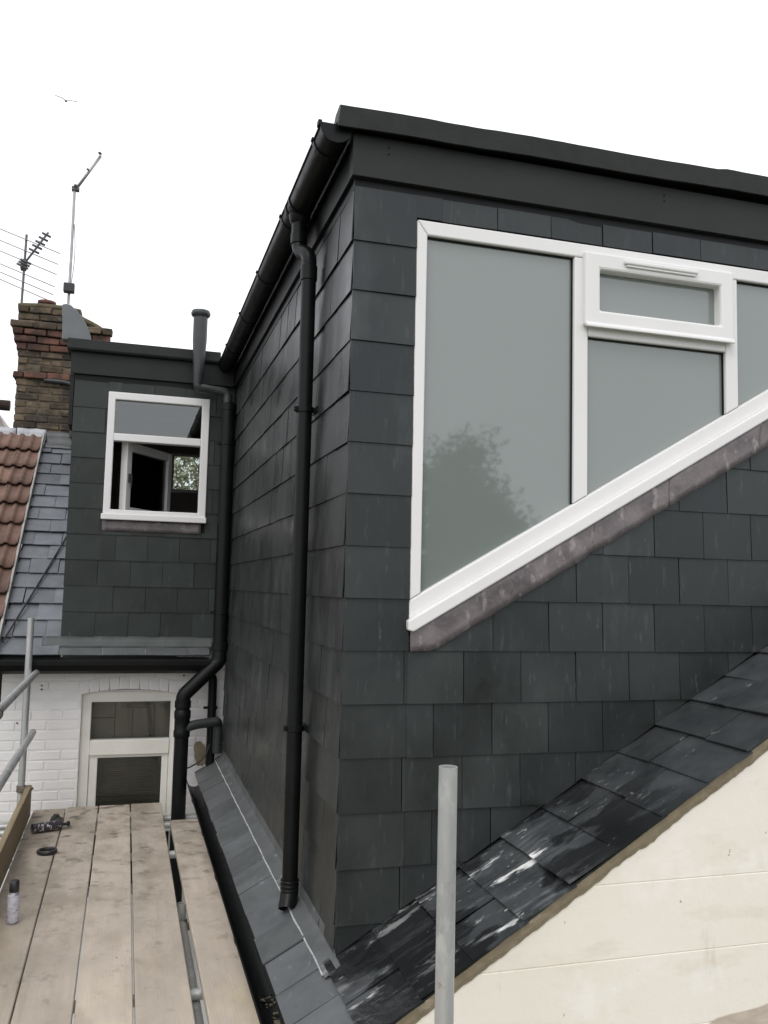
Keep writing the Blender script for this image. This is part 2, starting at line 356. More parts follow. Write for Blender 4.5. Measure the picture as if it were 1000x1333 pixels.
# ------------------------------------------------------------------ ground
tag(mesh('ground', [(-300, -300, ZG), (300, -300, ZG), (300, 300, ZG), (-300, 300, ZG)], [(0, 1, 2, 3)], 'paving'), kind='structure')

# ------------------------------------------------------------------ rear wing: gable wall, side wall, pitched slate roof
wing = thing('rear_wing', (3.0, 3.0, ZG), 'cream painted gable wing with a dark slate roof slope under the big dormer', 'building')
XR = 4.6
gw = prism('gable_wall', [(.655, ZG), (XR, ZG), (XR, roofz(XR)-.035), (.655, roofz(.655)-.035)], GY+.005, GY+.22, 'render', wing)
# painted block courses with shallow joints between
lines = [-1.2205+.2435*k for k in range(-24, 2)]               # joints show at -1.22 and -.977
for za in lines:
    top = za+.2425 if za < -1.0 else 1.5                            # above the upper joint the paint hides the courses
    P = [(.655, za+.0016), (XR, za+.0012), (XR, top), (.655, top)]
    P = clip(P, -T, 1, roofz(0)-.036)
    if len(P) > 2 and area(P) > .002 and za > ZG:
        bevel(prism('block_course', P, GY+.002, GY+.02, 'render', gw), .002, 2)
box('side_wall', .655, .875, GY+.22, YW+.1, ZG, roofz(.655)-.05, 'whitebrick', wing)
# roof deck under slates
rd = mesh('roof', [(.60, GY+.0, roofz(.60)-.03), (XR, GY, roofz(XR)-.03), (XR, YL, roofz(XR)-.03), (.60, YL, roofz(.60)-.03),
                   (.60, GY+.0, roofz(.60)-.012), (XR, GY, roofz(XR)-.012), (XR, YL, roofz(XR)-.012), (.60, YL, roofz(.60)-.012)], BF, 'dark', wing)
U, Vv = Vector((0, -1, 0)), Vector((CS, 0, SN))
O = Vector((.596, Yc, roofz(.596)))
R = []; g = .173/CS
for k in range(0, 24):
    e = ([-.005, .34, .574] if k % 2 else [-.005, .235, .574])
    for a, b in zip(e, e[1:]): R.append((a+.0015, k*g, b-a-.003, g+.015))
clad('slate', rd, O, U, Vv, R[2:], [], [], g, .015, .020, .009, .007, 'slate_roof', 2.6)
clad('slate', rd, O, U, Vv, R[:2], [], [], g, .015, .020, .009, .007, 'slate_apron', 1.5)   # eaves course is the apron's slate
# apron strip beside the side wall
Ra = []; y = 0
while y < YL-Yc-.02:
    wd = .265; Ra.append((-y-wd+.0015, 0, wd-.003, .2475)); y += wd
clad('slate', rd, O-U*0, U, Vv, Ra, [(-1, 0, YL-Yc-.03)], [], g, .05, .020, .009, .007, 'slate_apron', 1.8)
# dried mortar splashed on the verge slates
def splash(name, x, y, lx, ly, n, seed):
    rg = random.Random(seed); V, F = [], []
    for q in range(n):
        cx, cyy = x+rg.gauss(0, lx*.45), y+rg.gauss(0, ly*.45); a, b = lx*rg.uniform(.02, .10)*(3.5 if q < 3 else 1), ly*rg.uniform(.02, .075)*(1.6 if q < 3 else 1); k0 = len(V); m_ = 10
        h = rg.uniform(.001, .003); V.append((cx, cyy, roofz(cx)+.0195+h))
        for i in range(m_):
            t = 2*math.pi*i/m_; r_ = rg.uniform(.6, 1.25); px_, py_ = cx+a*r_*math.cos(t), cyy+b*r_*math.sin(t); V.append((px_, py_, roofz(px_)+.0165))
        F += [(k0, k0+1+i, k0+1+(i+1) % m_) for i in range(m_)]
    o = mesh(name, V, F, 'splash', rd); o['kind'] = 'stuff'
splash('mortar_splash', 1.50, 2.86, .05, .03, 5, 2)
# undercloak and mortar fillet on the verge
vd = []
prism('undercloak', [(.63, roofz(.63)+.001), (XR, roofz(XR)+.001), (XR, roofz(XR)+.009), (.63, roofz(.63)+.009)], GY-.016, GY+.03, 'slate_roof', wing)
V, F = [], []; n = 260
for i in range(n+1):
    x = .66+(XR-.66)*i/n; zt = roofz(x)
    lo = .054+.010*noise.noise((x*7, 0, 3))+.006*noise.noise((x*30, 2, 0))+.006*noise.noise((x*80, 0, 1))
    yo = .010+.005*noise.noise((x*14, 5, 0))
    V += [(x, GY+.01, zt), (x, GY-yo-.006, zt), (x, GY-yo+.002*noise.noise((x*40, 0, 0)), zt-lo*.6), (x, GY-.002, zt-lo), (x, GY+.01, zt-lo)]
    if i:
        a, b = 5*(i-1), 5*i
        F += [(a+j, a+j+1, b+j+1, b+j) for j in range(4)]
mesh('mortar_fillet', V, F, 'mortar', wing)
# brown smear at the foot of the gable
def blob(name, c, rx, rz, y, m, parent, ang=0, n=40, seed=0):
    V = [(c[0], y, c[1])]
    for i in range(n):
        t = 2*math.pi*i/n; k = 1+.35*noise.noise((math.cos(t)*2, math.sin(t)*2, seed)); a, b = rx*k*math.cos(t), rz*k*math.sin(t)
        V.append((c[0]+a*math.cos(ang)-b*math.sin(ang), y, c[1]+a*math.sin(ang)+b*math.cos(ang)))
    return mesh(name, V, [(0, i+1, (i+1) % n+1) for i in range(n)], m, parent)
blob('stain', (2.26, -1.475), .34, .055, GY-.004, 'stain', wing, .12, seed=2)
# flashing along the foot of the dormer's side wall, in lapped lengths
fl = Yc-.10; k = 0
while fl < YL-.06:
    ln = 1.05; y1 = min(fl+ln, YL-.04); V, F = [], []
    for i in range(15):
        y = fl+(y1-fl)*i/14; wob = .006*noise.noise((y*5, k, 0)); xo = .742+wob
        up = .022+.004*noise.noise((y*9, 1, k))+.003*(k % 2)
        for x, dz in ((xo, up), ((xo+Xc)/2, up+.003*noise.noise((y*14, 7, 0))), (Xc-.012, up+.004), (Xc-.010, up+(.05 if y > Yc else .006))):
            V.append((x, y, roofz(x)+dz))
        if i:
            a, b = 4*(i-1), 4*i; F += [(a+j, a+j+1, b+j+1, b+j) for j in range(3)]
    o = mesh('flashing', V, F, 'leadgrey', wing); sd = o.modifiers.new('thick', 'SOLIDIFY'); sd.thickness = .003; sd.offset = -1
    # smeared sealant bead along its edge
    V, F = [], []
    P = [Vector((.740+.006*noise.noise((y*5, k, 0)), y, roofz(.74)+.021)) for y in [fl+.03+(y1-fl-.06)*i/24 for i in range(25)]]
    V, F = sweep(P, [.0045+.003*noise.noise((p.y*11, 0, 2)) for p in P], 6)
    mesh('sealant_bead', V, F, 'chalk', wing, True)
    fl += ln-.06; k += 1

# black eaves gutter of the wing
def half_gutter(name, cx, cz, r, y0, y1, m, parent, th=.004, n=12):
    V, F = [], []
    pr = [(cx+r*math.cos(t), cz+r*math.sin(t)) for t in [math.pi+math.pi*i/n for i in range(n+1)]]
    pr = [(cx-r-.006, cz), (cx-r-.006, cz+.006), (cx-r, cz+.006)]+pr+[(cx+r, cz+.006)]
    pi_ = [(cx+(r-th)*math.cos(t), cz+(r-th)*math.sin(t)) for t in [2*math.pi-math.pi*i/n for i in range(n+1)]]
    poly = pr+[(cx+r-th, cz+.006)]+pi_
    k = len(poly); V = [(p[0], y0, p[1]) for p in poly]+[(p[0], y1, p[1]) for p in poly]
    F = [(i, (i+1) % k, (i+1) % k+k, i+k) for i in range(k)]
    return autosmooth(mesh(name, V, F, m, parent), 50)
lg = thing('lower_gutter', (.585, 5, -1.60), 'black half-round gutter between the scaffold boards and the grey slate apron', 'gutter')
half_gutter('trough', .585, -1.525, .058, 2.72, YL-.05, 'black', lg)
for y in (3.1, 3.95, 4.8, 5.65, 6.5):
    P = [(.585+.064*math.cos(t), -1.525+.064*math.sin(t)) for t in [math.pi+math.pi*i/10 for i in range(11)]]
    V = [(p[0], yy, p[1]) for yy in (y-.014, y+.014) for p in P]; F = [(i, i+1, i+12, i+11) for i in range(10)]
    o = mesh('bracket', V, F, 'black', lg); sd = o.modifiers.new('thick', 'SOLIDIFY'); sd.thickness = .004
V, F = [], []
for i in range(60):
    y = random.uniform(2.8, 3.5); x = .585+random.uniform(-.03, .03); s = random.uniform(.006, .016)
    n0 = len(V); V += [Vector((x, y, -1.572))+Vector((random.uniform(-s, s), random.uniform(-s, s), random.uniform(0, s))) for _ in range(4)]; F += [(n0, n0+1, n0+2), (n0, n0+2, n0+3), (n0, n0+1, n0+3), (n0+1, n0+2, n0+3)]
mesh('debris', V, F, 'moss', lg)['kind'] = 'stuff'

# ------------------------------------------------------------------ the big dormer
ZT = 1.584                                    # top of slating
dm = thing('slate_dormer', (2.2, 5.2, zb), 'large dark slate-clad dormer with a raking frosted window above the cream gable', 'dormer')
fw = prism('front_wall', [(Xc, zb-.03), (XR, roofz(XR)-.03), (XR, 1.85), (Xc, 1.85)], Yc+.026, Yc+.12, 'dark', dm)
sw = box('side_wall', Xc, Xc+.12, Yc+.12, YL+.2, zb-.03, 1.85, 'dark', dm)
GA, WDT = .2, .245; V0 = -.2375-GA*6
lead_low = (.58, -.237-.58*.34)              # lower edge of the lead under the window: z = m*u + c
RK = .58
wind = [(-1, 0, -.2455), (RK, -1, .163+RK*.275), (0, 1, 1.489), (1, 0, 2.62)]   # half planes inside the window hole: u>.252, above the sill line, below the head
Rf = rows(-.014, XR-Xc, V0, 1.5, WDT, GA, .022, .003, even=0, anchor=-.014)
Rf = [((r[0], r[1], 2*WDT-.003, r[3]) if (abs(r[0]+.0125) < 1e-4 and r[2] < .3 and r[1] > -.3) else r) for r in Rf if not (r[1] > -.3 and .22 < r[0] < .24)]
# the row just under -.2375 starts with a slate-and-a-half
clad('slate', fw, (Xc, Yc, 0), (1, 0, 0), (0, 0, 1), Rf, [(T, -1, -(zb+.026)), (0, 1, ZT), (1, 0, XR-Xc)], [wind], GA, .018, .0165, .0085, .0045, 'slate', .7)
Rs = [(-(r[0]+r[2]), r[1], r[2], r[3]) for r in rows(0, YL-Yc, V0, 1.5, WDT, GA, .018, .003, even=1, anchor=0)]
clad('slate', sw, (Xc, Yc, 0), (0, -1, 0), (0, 0, 1), Rs, [(0, 1, ZT), (0, -1, -(zb+.026)), (-1, 0, YL-Yc-.0), (1, 0, -.001)], [], GA, .018, .0165, .0085, .0045, 'slate', .7,
     stuff=lambda u0, v0: u0 < -2.25)
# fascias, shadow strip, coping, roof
box('soffit_shade_strip', Xc-.014, XR, Yc-.006, Yc+.02, 1.574, 1.615, 'black', dm)  # coloured black to stand for the shade below the fascia
box('soffit_shade_strip', Xc-.012, Xc, Yc+.021, YL, 1.574, 1.615, 'black', dm)  # same painted shade along the side eaves
fa = box('fascia', Xc-.031, XR, Yc-.032, Yc+.02, 1.616, 1.788, 'sheet', dm, .002)
box('fascia_gap_shade', Xc-.02, XR, Yc-.004, Yc+.02, 1.789, 1.808, 'black', dm)  # black filler painting in the shade between fascia and coping
box('side_fascia', Xc-.030, Xc, Yc+.0205, YL, 1.616, 1.802, 'black', dm, .002)  # black paints in the eaves shade; own colour matches the front fascia
for u in (.115, 1.38, 2.6):
    for z in (1.762, 1.735): lathe('screw', [(.0045, 0), (.0045, -.002), (.002, -.003)], (Xc+u, Yc-.0323, z-.012), 'black', fa, 10, 'Y')
def coping():
    prof = [(-.062, 1.846), (-.072, 1.820), (-.078, 1.822), (-.074, 1.908), (-.05, 1.920), (.02, 1.912), (.02, 1.846)]   # (y offset, z)
    V, F = [], []; n = 90; k = len(prof); x0 = Xc-.094
    for i in range(n+1):
        x = x0+(XR-x0)*i/n; dz = .006*noise.noise((x*2.2, 0, 0))+.003*noise.noise((x*9, 3, 0))+.010*(x-x0)
        st = .006 if x > Xc+1.66 else 0
        for a, b in prof: V.append((x+(-.010*(b < 1.86) if i == 0 else 0), Yc+a, b-.036+dz+st*(b > 1.86)))
        if i:
            p, q = k*(i-1), k*i; F += [(p+j, p+(j+1) % k, q+(j+1) % k, q+j) for j in range(k)]
    F.append(tuple(range(k)))
    return autosmooth(mesh('coping', V, F, 'grp', dm), 35)
coping()
box('flat_roof', Xc-.045, XR, Yc+.021, YL+2.3, 1.809, 1.852, 'grp', dm)
# window
def pl(pts, d):
    k = (Yc-d)/Yc; return [((Xc+a)*k, b*k) for a, b in pts]      # measured outline, on the plane d in front of the wall
def ux(u): return Xc+u
d0, d1, ds = .014, .036, .036
fy0, fy1 = Yc-d0, Yc+.05
G0 = lambda u: -.016+RK*(u-.297)             # glass line
S0 = lambda u: -.118+RK*(u-.253)             # frame / sill joint
B0 = lambda u: -.163+RK*(u-.275)             # sill bottom
UE = 2.60
win = prism('window', pl([(.252, S0(.252)), (UE, S0(UE)), (UE, G0(UE)), (.252, G0(.252))], d0), fy0, fy1, 'upvc', dm, bv=.006)
win['label'] = 'white plastic raking window frame with frosted panes'
prism('sill', pl([(.248, S0(.248)-.001), (UE, S0(UE)-.001), (UE, B0(UE)), (.272, B0(.272)), (.250, B0(.250)+.018)], .038), Yc-.038, fy1, 'upvc', win, bv=.006)
prism('jamb', pl([(.252, G0(.252)+.001), (.297, G0(.297)+.001), (.297, 1.428), (.252, 1.489)], d0), fy0-.001, fy1, 'upvc', win, bv=.006)
prism('head', pl([(.253, 1.4895), (.298, 1.4285), (UE, 1.4285), (UE, 1.4895)], d0), fy0-.001, fy1, 'upvc', win, bv=.006)
for a, b in ((.960, 1.025), (1.714, 1.779), (2.46, 2.52)):
    prism('mullion', pl([(a, G0(a)+.001), (b, G0(b)+.001), (b, 1.427), (a, 1.427)], d0), fy0-.0005, fy1, 'upvc', win, bv=.006)
prism('transom', pl([(1.0255, 1.088), (1.7135, 1.088), (1.7135, 1.150), (1.0255, 1.150)], d0), fy0, fy1, 'upvc', win, bv=.006)
def ring(name, x0, x1, z0, z1, b, y0, y1, m, parent, bv):
    V = []
    for y in (y0, y1):
        V += [(x0, y, z0), (x1, y, z0), (x1, y, z1), (x0, y, z1), (x0+b[0], y, z0+b[1]), (x1-b[2], y, z0+b[1]), (x1-b[2], y, z1-b[3]), (x0+b[0], y, z1-b[3])]
    F = []
    for i in range(4):
        j = (i+1) % 4
        F += [(i, j, 4+j, 4+i), (8+i, 8+j, 12+j, 12+i), (i, j, 8+j, 8+i), (4+i, 4+j, 12+j, 12+i)]
    o = mesh(name, V, F, m, parent)
    return bevel(o, bv)
(sx0, sz0), (sx1, sz1) = pl([(1.010, 1.136), (1.764, 1.463)], ds)
sash = ring('sash', sx0, sx1, sz0, sz1, (.074, .071, .070, .073), Yc-ds, Yc+.04, 'upvc', win, .010)
prism('drip_bar', [(Yc-ds, sz0-.006), (Yc-ds-.014, sz0-.008), (Yc-ds-.014, sz0+.002), (Yc-ds-.0005, sz0+.018)], sx0+.002, sx1-.006, 'upvc', win, 'X', .003)
(vx0, vz0), (vx1, vz1) = pl([(1.205, 1.428), (1.575, 1.446)], ds+.012)
box('trickle_vent', vx0, vx1, Yc-ds-.016, Yc-ds-.0005, vz0, vz1, 'upvc', win, .005)
box('trickle_vent_hood', vx0+.01, vx1-.01, Yc-ds-.010, Yc-ds-.0005, vz0-.0095, vz0-.0005, 'upvc', win, .002)
def pane(pts): return prism('pane', pl(pts, d0), Yc+.012, Yc+.020, 'frost', win)
pane([(.290, G0(.290)-.01), (.967, G0(.967)-.01), (.967, 1.434), (.290, 1.434)])
pane([(1.019, G0(1.019)-.01), (1.72, G0(1.72)-.01), (1.72, 1.094), (1.019, 1.094)])
pane([(1.060, 1.19), (1.710, 1.19), (1.710, 1.41), (1.060, 1.41)])
pane([(1.774, G0(1.774)-.01), (2.466, G0(2.466)-.01), (2.466, 1.434), (1.774, 1.434)])
# dark rubber gaskets round panes
for a, b in ((.297, .960), (1.025, 1.714), (1.779, 2.46)):
    zt = 1.088 if a == 1.025 else 1.428
    prism('gasket', pl([(a, zt), (b, zt), (b, zt-.005), (a, zt-.005)], d0), Yc+.002, Yc+.0115, 'black', win)
    prism('gasket', pl([(b-.004, zt-.006), (b, zt-.006), (b, G0(b)+.002), (b-.004, G0(b)+.0)], d0), Yc+.002, Yc+.0115, 'black', win)
    prism('gasket', pl([(a, zt-.006), (a+.003, zt-.006), (a+.003, G0(a)+.003), (a, G0(a)+.002)], d0), Yc+.002, Yc+.0115, 'black', win)
# lead under the sill, dressed in lapped lengths
la = [.250, .66, 1.02, 1.40, 1.85, 2.3, 2.62]
for i, (a, b) in enumerate(zip(la, la[1:])):
    V, F = [], []; n = 18; b2 = b+.03
    for j in range(n+1):
        for q in range(5):
            u = a+(b2-a)*j/n; zt = B0(u)+.02; zl = -.237+RK*(max(u, .34)-.34); zl += .005*noise.noise((u*11, 0, 0))
            if u < .34: zl = -.237
            z = zt+(zl-zt)*q/4
            sh = -.06*(q/4) if (j == n) else 0
            V.append((ux(u+sh*.3), Yc-.023-.003*(i % 2)-.006*noise.noise((u*9, z*9, 0))-.003*noise.noise((u*30, z*30, 2)), z))
        if j:
            p, r_ = 5*(j-1), 5*j; F += [(p+k, p+k+1, r_+k+1, r_+k) for k in range(4)]
    o = mesh('lead_apron', V, F, 'lead', dm, True); sd = o.modifiers.new('thick', 'SOLIDIFY'); sd.thickness = .003; sd.offset = 1

# black gutter along the dormer's side eaves
ug = thing('eaves_gutter', (.70, 5.1, 1.72), 'black half-round gutter running along the side eaves of the big dormer', 'gutter')
half_gutter('trough', .706, 1.795, .060, 3.19, YL-.02, 'black', ug)
prism('end_cap', [(.706+.066*math.cos(t), 1.795+.066*math.sin(t)) for t in [math.pi+math.pi*i/14 for i in range(15)]]+[(.772, 1.803), (.640, 1.803)], 3.183, 3.19, 'black', ug)
box('end_clip', .632, .648, 3.182, 3.215, 1.79, 1.812, 'black', ug, .003)
for y in (3.33, 4.1, 4.9, 5.7, 6.5):
    P = [(.706+.065*math.cos(t), 1.795+.065*math.sin(t)) for t in [math.pi*.97+math.pi*1.03*i/10 for i in range(11)]]
    V = [(p[0], yy, p[1]) for yy in (y-.016, y+.016) for p in P]; F = [(i, i+1, i+12, i+11) for i in range(10)]
    o = mesh('bracket', V, F, 'black', ug); sd = o.modifiers.new('thick', 'SOLIDIFY'); sd.thickness = .005
    box('bracket_lip', .634, .643, y-.014, y+.014, 1.796, 1.808, 'black', ug, .003)
lathe('outlet', [(.036, 1.65), (.036, 1.70), (.045, 1.71), (.052, 1.745)], (.706, 3.93, 0), 'black', ug)
for y in (3.885, 3.975):
    P = [(.706+.066*math.cos(t), 1.795+.066*math.sin(t)) for t in [math.pi*.95+math.pi*1.05*i/10 for i in range(11)]]
    V = [(p[0], yy, p[1]) for yy in (y-.012, y+.012) for p in P]; F = [(i, i+1, i+12, i+11) for i in range(10)]
    o = mesh('union_clip', V, F, 'black', ug); sd = o.modifiers.new('thick', 'SOLIDIFY'); sd.thickness = .006

# downpipe
px, py = .742, 3.845
dp = thing('downpipe', (px, py, -1.40), 'tall black downpipe from the eaves gutter to the apron beside the corner', 'downpipe')
pipe('swan_neck', [(.706, 3.93, 1.69), (.706, 3.93, 1.575), (px, py, 1.525), (px, py, 1.44)], .034, 'black', dp, fr=.035)
hollow('pipe', (px, py, -1.30), (px, py, 1.455), .034, .031, 'black', dp)
lathe('socket', [(.034, 1.40), (.0385, 1.405), (.0385, 1.47), (.034, 1.475)], (px, py, 0), 'black', dp)
lathe('socket', [(.034, 1.60), (.039, 1.605), (.039, 1.65), (.034, 1.655)], (.706, 3.93, 0), 'black', dp)
hollow('shoe', Vector((px, py, -1.265)), Vector((px, py, -1.33)), .039, .034, 'black', dp)
hollow('shoe_spout', Vector((px, py, -1.325)), Vector((px-.014, py-.034, -1.378)), .039, .035, 'black', dp)
for z in (-1.272, -1.29, -1.308): lathe('shoe_rib', [(.039, z), (.0415, z+.003), (.039, z+.006)], (px, py, 0), 'black', dp)
for z in (.80, -.62):
    lathe('bracket', [(.035, z-.014), (.041, z-.012), (.041, z+.012), (.035, z+.014)], (px, py, 0), 'black', dp)
    boxes('bracket_arm', [(px+.03, Xc-.02, py-.012, py+.012, z-.011, z+.011), (Xc-.022, Xc-.016, py-.055, py+.055, z-.014, z+.014)], 'black', dp, .002)
    box('bracket_ear', px-.052, px-.036, py-.022, py-.002, z-.011, z+.011, 'black', dp, .002)

# ------------------------------------------------------------------ smaller dormer with the open casement
XL = -.448
d2 = thing('window_dormer', (.2, 8.2, -.45), 'small slate-clad dormer with an open white casement beside the brick chimney', 'dormer')
wx0, wx1, wz0, wz1 = -.20, .59, .50, 1.505
f2 = boxes('front_wall', [(XL, wx0+.02, YL, YL+.1, -.45, 1.8), (wx1-.02, Xc, YL, YL+.1, -.45, 1.8), (wx0+.021, wx1-.021, YL, YL+.1, -.45, wz0+.02), (wx0+.021, wx1-.021, YL, YL+.1, wz1-.02, 1.8)], 'dark', d2)
hole = [(-1, 0, -wx0), (0, -1, -.41), (0, 1, wz1), (1, 0, wx1)]
R2 = rows(XL-.012, Xc-.02, -.43, 1.5, WDT, GA, .018, .003, even=1, anchor=XL-.012)
R2 = [(r[0], r[1], r[2], r[3]+.03) if r[1] > 1.3 else r for r in R2]
clad('slate', f2, (0, YL, 0), (1, 0, 0), (0, 0, 1), R2, [(0, 1, 1.585), (1, 0, Xc-.021)], [hole], GA, .018, .0155, .008, .0045, 'slate_green', .8)
box('cheek', XL, XL+.08, YL+.1, 9.6, -.45, 1.8, 'dark', d2)
box('soffit_shade_strip', XL-.02, Xc-.1, YL-.008, YL, 1.58, 1.625, 'black', d2)  # black again standing for the shade under this fascia
box('fascia', XL-.045, Xc-.032, YL-.035, YL, 1.626, 1.80, 'sheet', d2, .002)
box('corner_trim', XL-.045, XL-.016, YL-.012, YL+.3, 1.22, 1.62, 'dark', d2, .002)
prism('eaves_trim', [(YL-.085, 1.815), (YL-.075, 1.80), (YL, 1.80), (YL, 1.90), (YL-.075, 1.893)], XL-.075, Xc-.15, 'grp', d2, 'X', .004)
box('flat_roof', XL-.07, Xc+.1, YL, 9.9, 1.802, 1.868, 'grp', d2)
# curved trim fin against the stack
cv = [(-.598, 1.90), (-.600, 2.02), (-.612, 2.175), (-.585, 2.185), (-.545, 2.178), (-.50, 2.14), (-.455, 2.09), (-.415, 2.02), (-.385, 1.94), (-.38, 1.90)]
bevel(prism('fin', [(a+.03, b-.02) for a, b in cv], YL-.06, YL+.05, 'fin', d2), .006)
# window
lw = ring('window', wx0, wx1, wz0, wz1, (.055, .07, .06, .06), YL-.03, YL+.05, 'upvc', d2, .006)
box('transom', wx0+.0545, wx1-.0595, YL-.028, YL+.05, 1.115, 1.175, 'upvc', lw, .006)
box('sill', wx0-.012, wx1+.006, YL-.055, YL-.029, wz0-.012, wz0+.035, 'upvc', lw, .006)
box('pane', wx0+.05, wx1-.055, YL+.004, YL+.010, 1.17, 1.45, 'glass', lw)
hx, hy = -.06, YL+.075; ex, ey = .315, 7.80; dv = Vector((ex-hx, ey-hy, 0)); ang = math.atan2(dv.y, dv.x); wl = dv.length
def local_boxes(name, L, m, parent, bv=0, ox=hx, oy=hy, an=ang):
    Rz = Matrix.Translation((ox, oy, 0)) @ Matrix.Rotation(an, 4, 'Z'); V, F = [], []
    for b in L:
        n = len(V); V += [Rz @ Vector(p) for p in boxv(*b)]; F += [tuple(i+n for i in f) for f in BF]
    o = mesh(name, V, F, m, parent)
    return bevel(o, bv) if bv else o
oz0, oz1 = .545, 1.13
os_ = local_boxes('open_sash', [(0, .07, -.03, .03, oz0, oz1), (wl-.06, wl, -.03, .03, oz0, oz1), (.0705, wl-.0605, -.03, .03, oz0, oz0+.06), (.0705, wl-.0605, -.03, .03, oz1-.07, oz1)], 'upvc', lw, .006)
os_['label'] = 'casement sash swung open into the room'
local_boxes('sash_pane', [(.065, wl-.055, -.005, .005, oz0+.05, oz1-.06)], 'glass', os_)
local_boxes('handle', [(.02, .045, -.05, -.0305, .80, .87), (.026, .039, -.062, -.0505, .76, .865)], 'plastic', os_, .003)
# room behind it
boxes('room_lining', [(XL+.081, XL+.09, YL+.101, 9.5, -.3, 1.78), (1.6, 1.62, YL+.101, 9.5, -.3, 1.78), (XL+.081, 1.62, YL+.101, 9.5, -.32, -.301), (XL+.081, 1.62, YL+.101, 9.5, 1.781, 1.80),
      (XL+.081, .42, 9.501, 9.56, -.3, 1.78), (.86, 1.62, 9.501, 9.56, -.3, 1.78), (.4205, .8595, 9.501, 9.56, -.3, .995), (.4205, .8595, 9.501, 9.56, 1.375, 1.78)], 'wallroom', d2)
rw = ring('room_window', .405, .875, .965, 1.39, (.03, .04, .03, .03), 9.47, 9.50, 'oldpaint', d2, .004)
box('pane', .43, .85, 9.483, 9.487, 1.0, 1.365, 'glass', rw)
# lead under the casement
V, F = [], []
for j in range(25):
    for q in range(4):
        u = wx0+.0+(wx1-wx0-.03)*j/24; z = wz0-.013-.085*q/3
        V.append((u, YL-.022-.006*noise.noise((u*12, z*9, 1)), z-.006*(q == 3)*noise.noise((u*20, 0, 0))))
    if j: F += [(4*(j-1)+k, 4*(j-1)+k+1, 4*j+k+1, 4*j+k) for k in range(3)]
o = mesh('lead_apron', V, F, 'lead', d2, True); sd = o.modifiers.new('thick', 'SOLIDIFY'); sd.thickness = .003; sd.offset = 1

# ------------------------------------------------------------------ main house: white brick wall, slate slope, eaves gutter, lower window
mh = thing('main_house', (0, 7.6, ZG), 'white painted brick house wall with grey slate slope under the small dormer', 'house')
XWL = -.865
lx0, lx1, lz1 = -.285, .425, -.87
wwall = boxes('wall', [(XWL, lx0, YW, YW+.22, ZG, -.60), (lx1, .90, YW, YW+.22, ZG, -.40), (lx0, lx1, YW, YW+.22, -.80, -.60), (lx0, lx1, YW, YW+.22, ZG, -2.4)], 'whitejoint', mh)
ARC = lambda x: -.872+.038*(1-((x-.07)/.36)**2)
Rb = []; z = -.615-.075*20; k = 0
while z < -.62:
    a = XWL-(.1125 if k % 2 else 0)
    while a < .87: Rb.append((a+.0015, z+.002, .222, .071)); a += .225
    z += .075; k += 1
archhole = [(-1, 0, -lx0), (1, 0, lx1), (0, 1, -.855)]
clad('brick', wwall, (0, YW, 0), (1, 0, 0), (0, 0, 1), Rb, [(-1, 0, -XWL), (1, 0, .86), (0, 1, -.64)], [archhole], .075, 0, .003, .003, .02, 'whitebrick', .8, cham=.007)
# segmental arch of painted bricks over the window
for i in range(10):
    x0 = lx0-.02+(lx1-lx0+.04)*i/10; x1 = x0+(lx1-lx0+.04)/10-.004
    prism('arch_brick', [(x0, ARC(x0)), (x1, ARC(x1)), (x1, ARC(x1)+.10), (x0, ARC(x0)+.10)], YW-.006, YW+.10, 'whitebrick', wwall, bv=.006)
for x, z in ((-.70, -.80), (-.58, -.80), (-.70, -.83), (-.58, -.83), (-.69, -1.02), (-.70, -1.07), (-.74, -1.08), (.48, -.73)):
    lathe('screw_hole', [(.007, 0), (.007, -.001), (.004, -.0015)], (x, YW-.0085, z), 'dark', wwall, 10, 'Y')
blob('broken_patch', (.665-.03, -1.35), .05, .10, YW-.012, 'mortar', mh, .2, seed=5)
# lower window
lwn = ring('window', lx0, lx1, -1.95, -.842, (.075, .08, .035, .095), YW+.03, YW+.12, 'oldpaint', mh, .006)
lwn['label'] = 'white painted lower window with a dark blind'
box('transom', -.2095, .3895, YW+.02, YW+.12, -1.345, -1.228, 'oldpaint', lwn, .006)
ring('lower_sash', -.2085, .3885, -1.86, -1.3455, (.062, .06, .05, .022), YW+.04, YW+.11, 'oldpaint', lwn, .006)
box('pane', -.213, .393, YW+.075, YW+.079, -1.24, -.93, 'glassold', lwn)
box('pane', -.155, .345, YW+.075, YW+.079, -1.81, -1.36, 'glassold', lwn)
boxes('blind', [(-.15, .34, YW+.095, YW+.107, -1.81+i*.0155, -1.81+i*.0155+.0125) for i in range(29)], 'blind', lwn)['kind'] = 'stuff'
boxes('reflection_panel', [(-.21, -.035, YW+.16, YW+.165, -1.24, -1.08), (-.03, .10, YW+.163, YW+.168, -1.24, -.93), (.105, .39, YW+.158, YW+.163, -1.24, -.93), (-.21, -.035, YW+.168, YW+.172, -1.075, -.93)], 'reflecttan', lwn)  # tan panels built to imitate a reflection in the upper pane
boxes('reflection_bar', [(.02, .27, YW+.135, YW+.15, -1.0, -.965), (.235, .275, YW+.135, YW+.15, -1.22, -1.001)], 'blind', lwn, .006)  # dark L shape of that imitated reflection, made of boxes
box('room_back', -.4, .55, YW+.24, YW+.26, -2.4, -.7, 'dark', lwn)
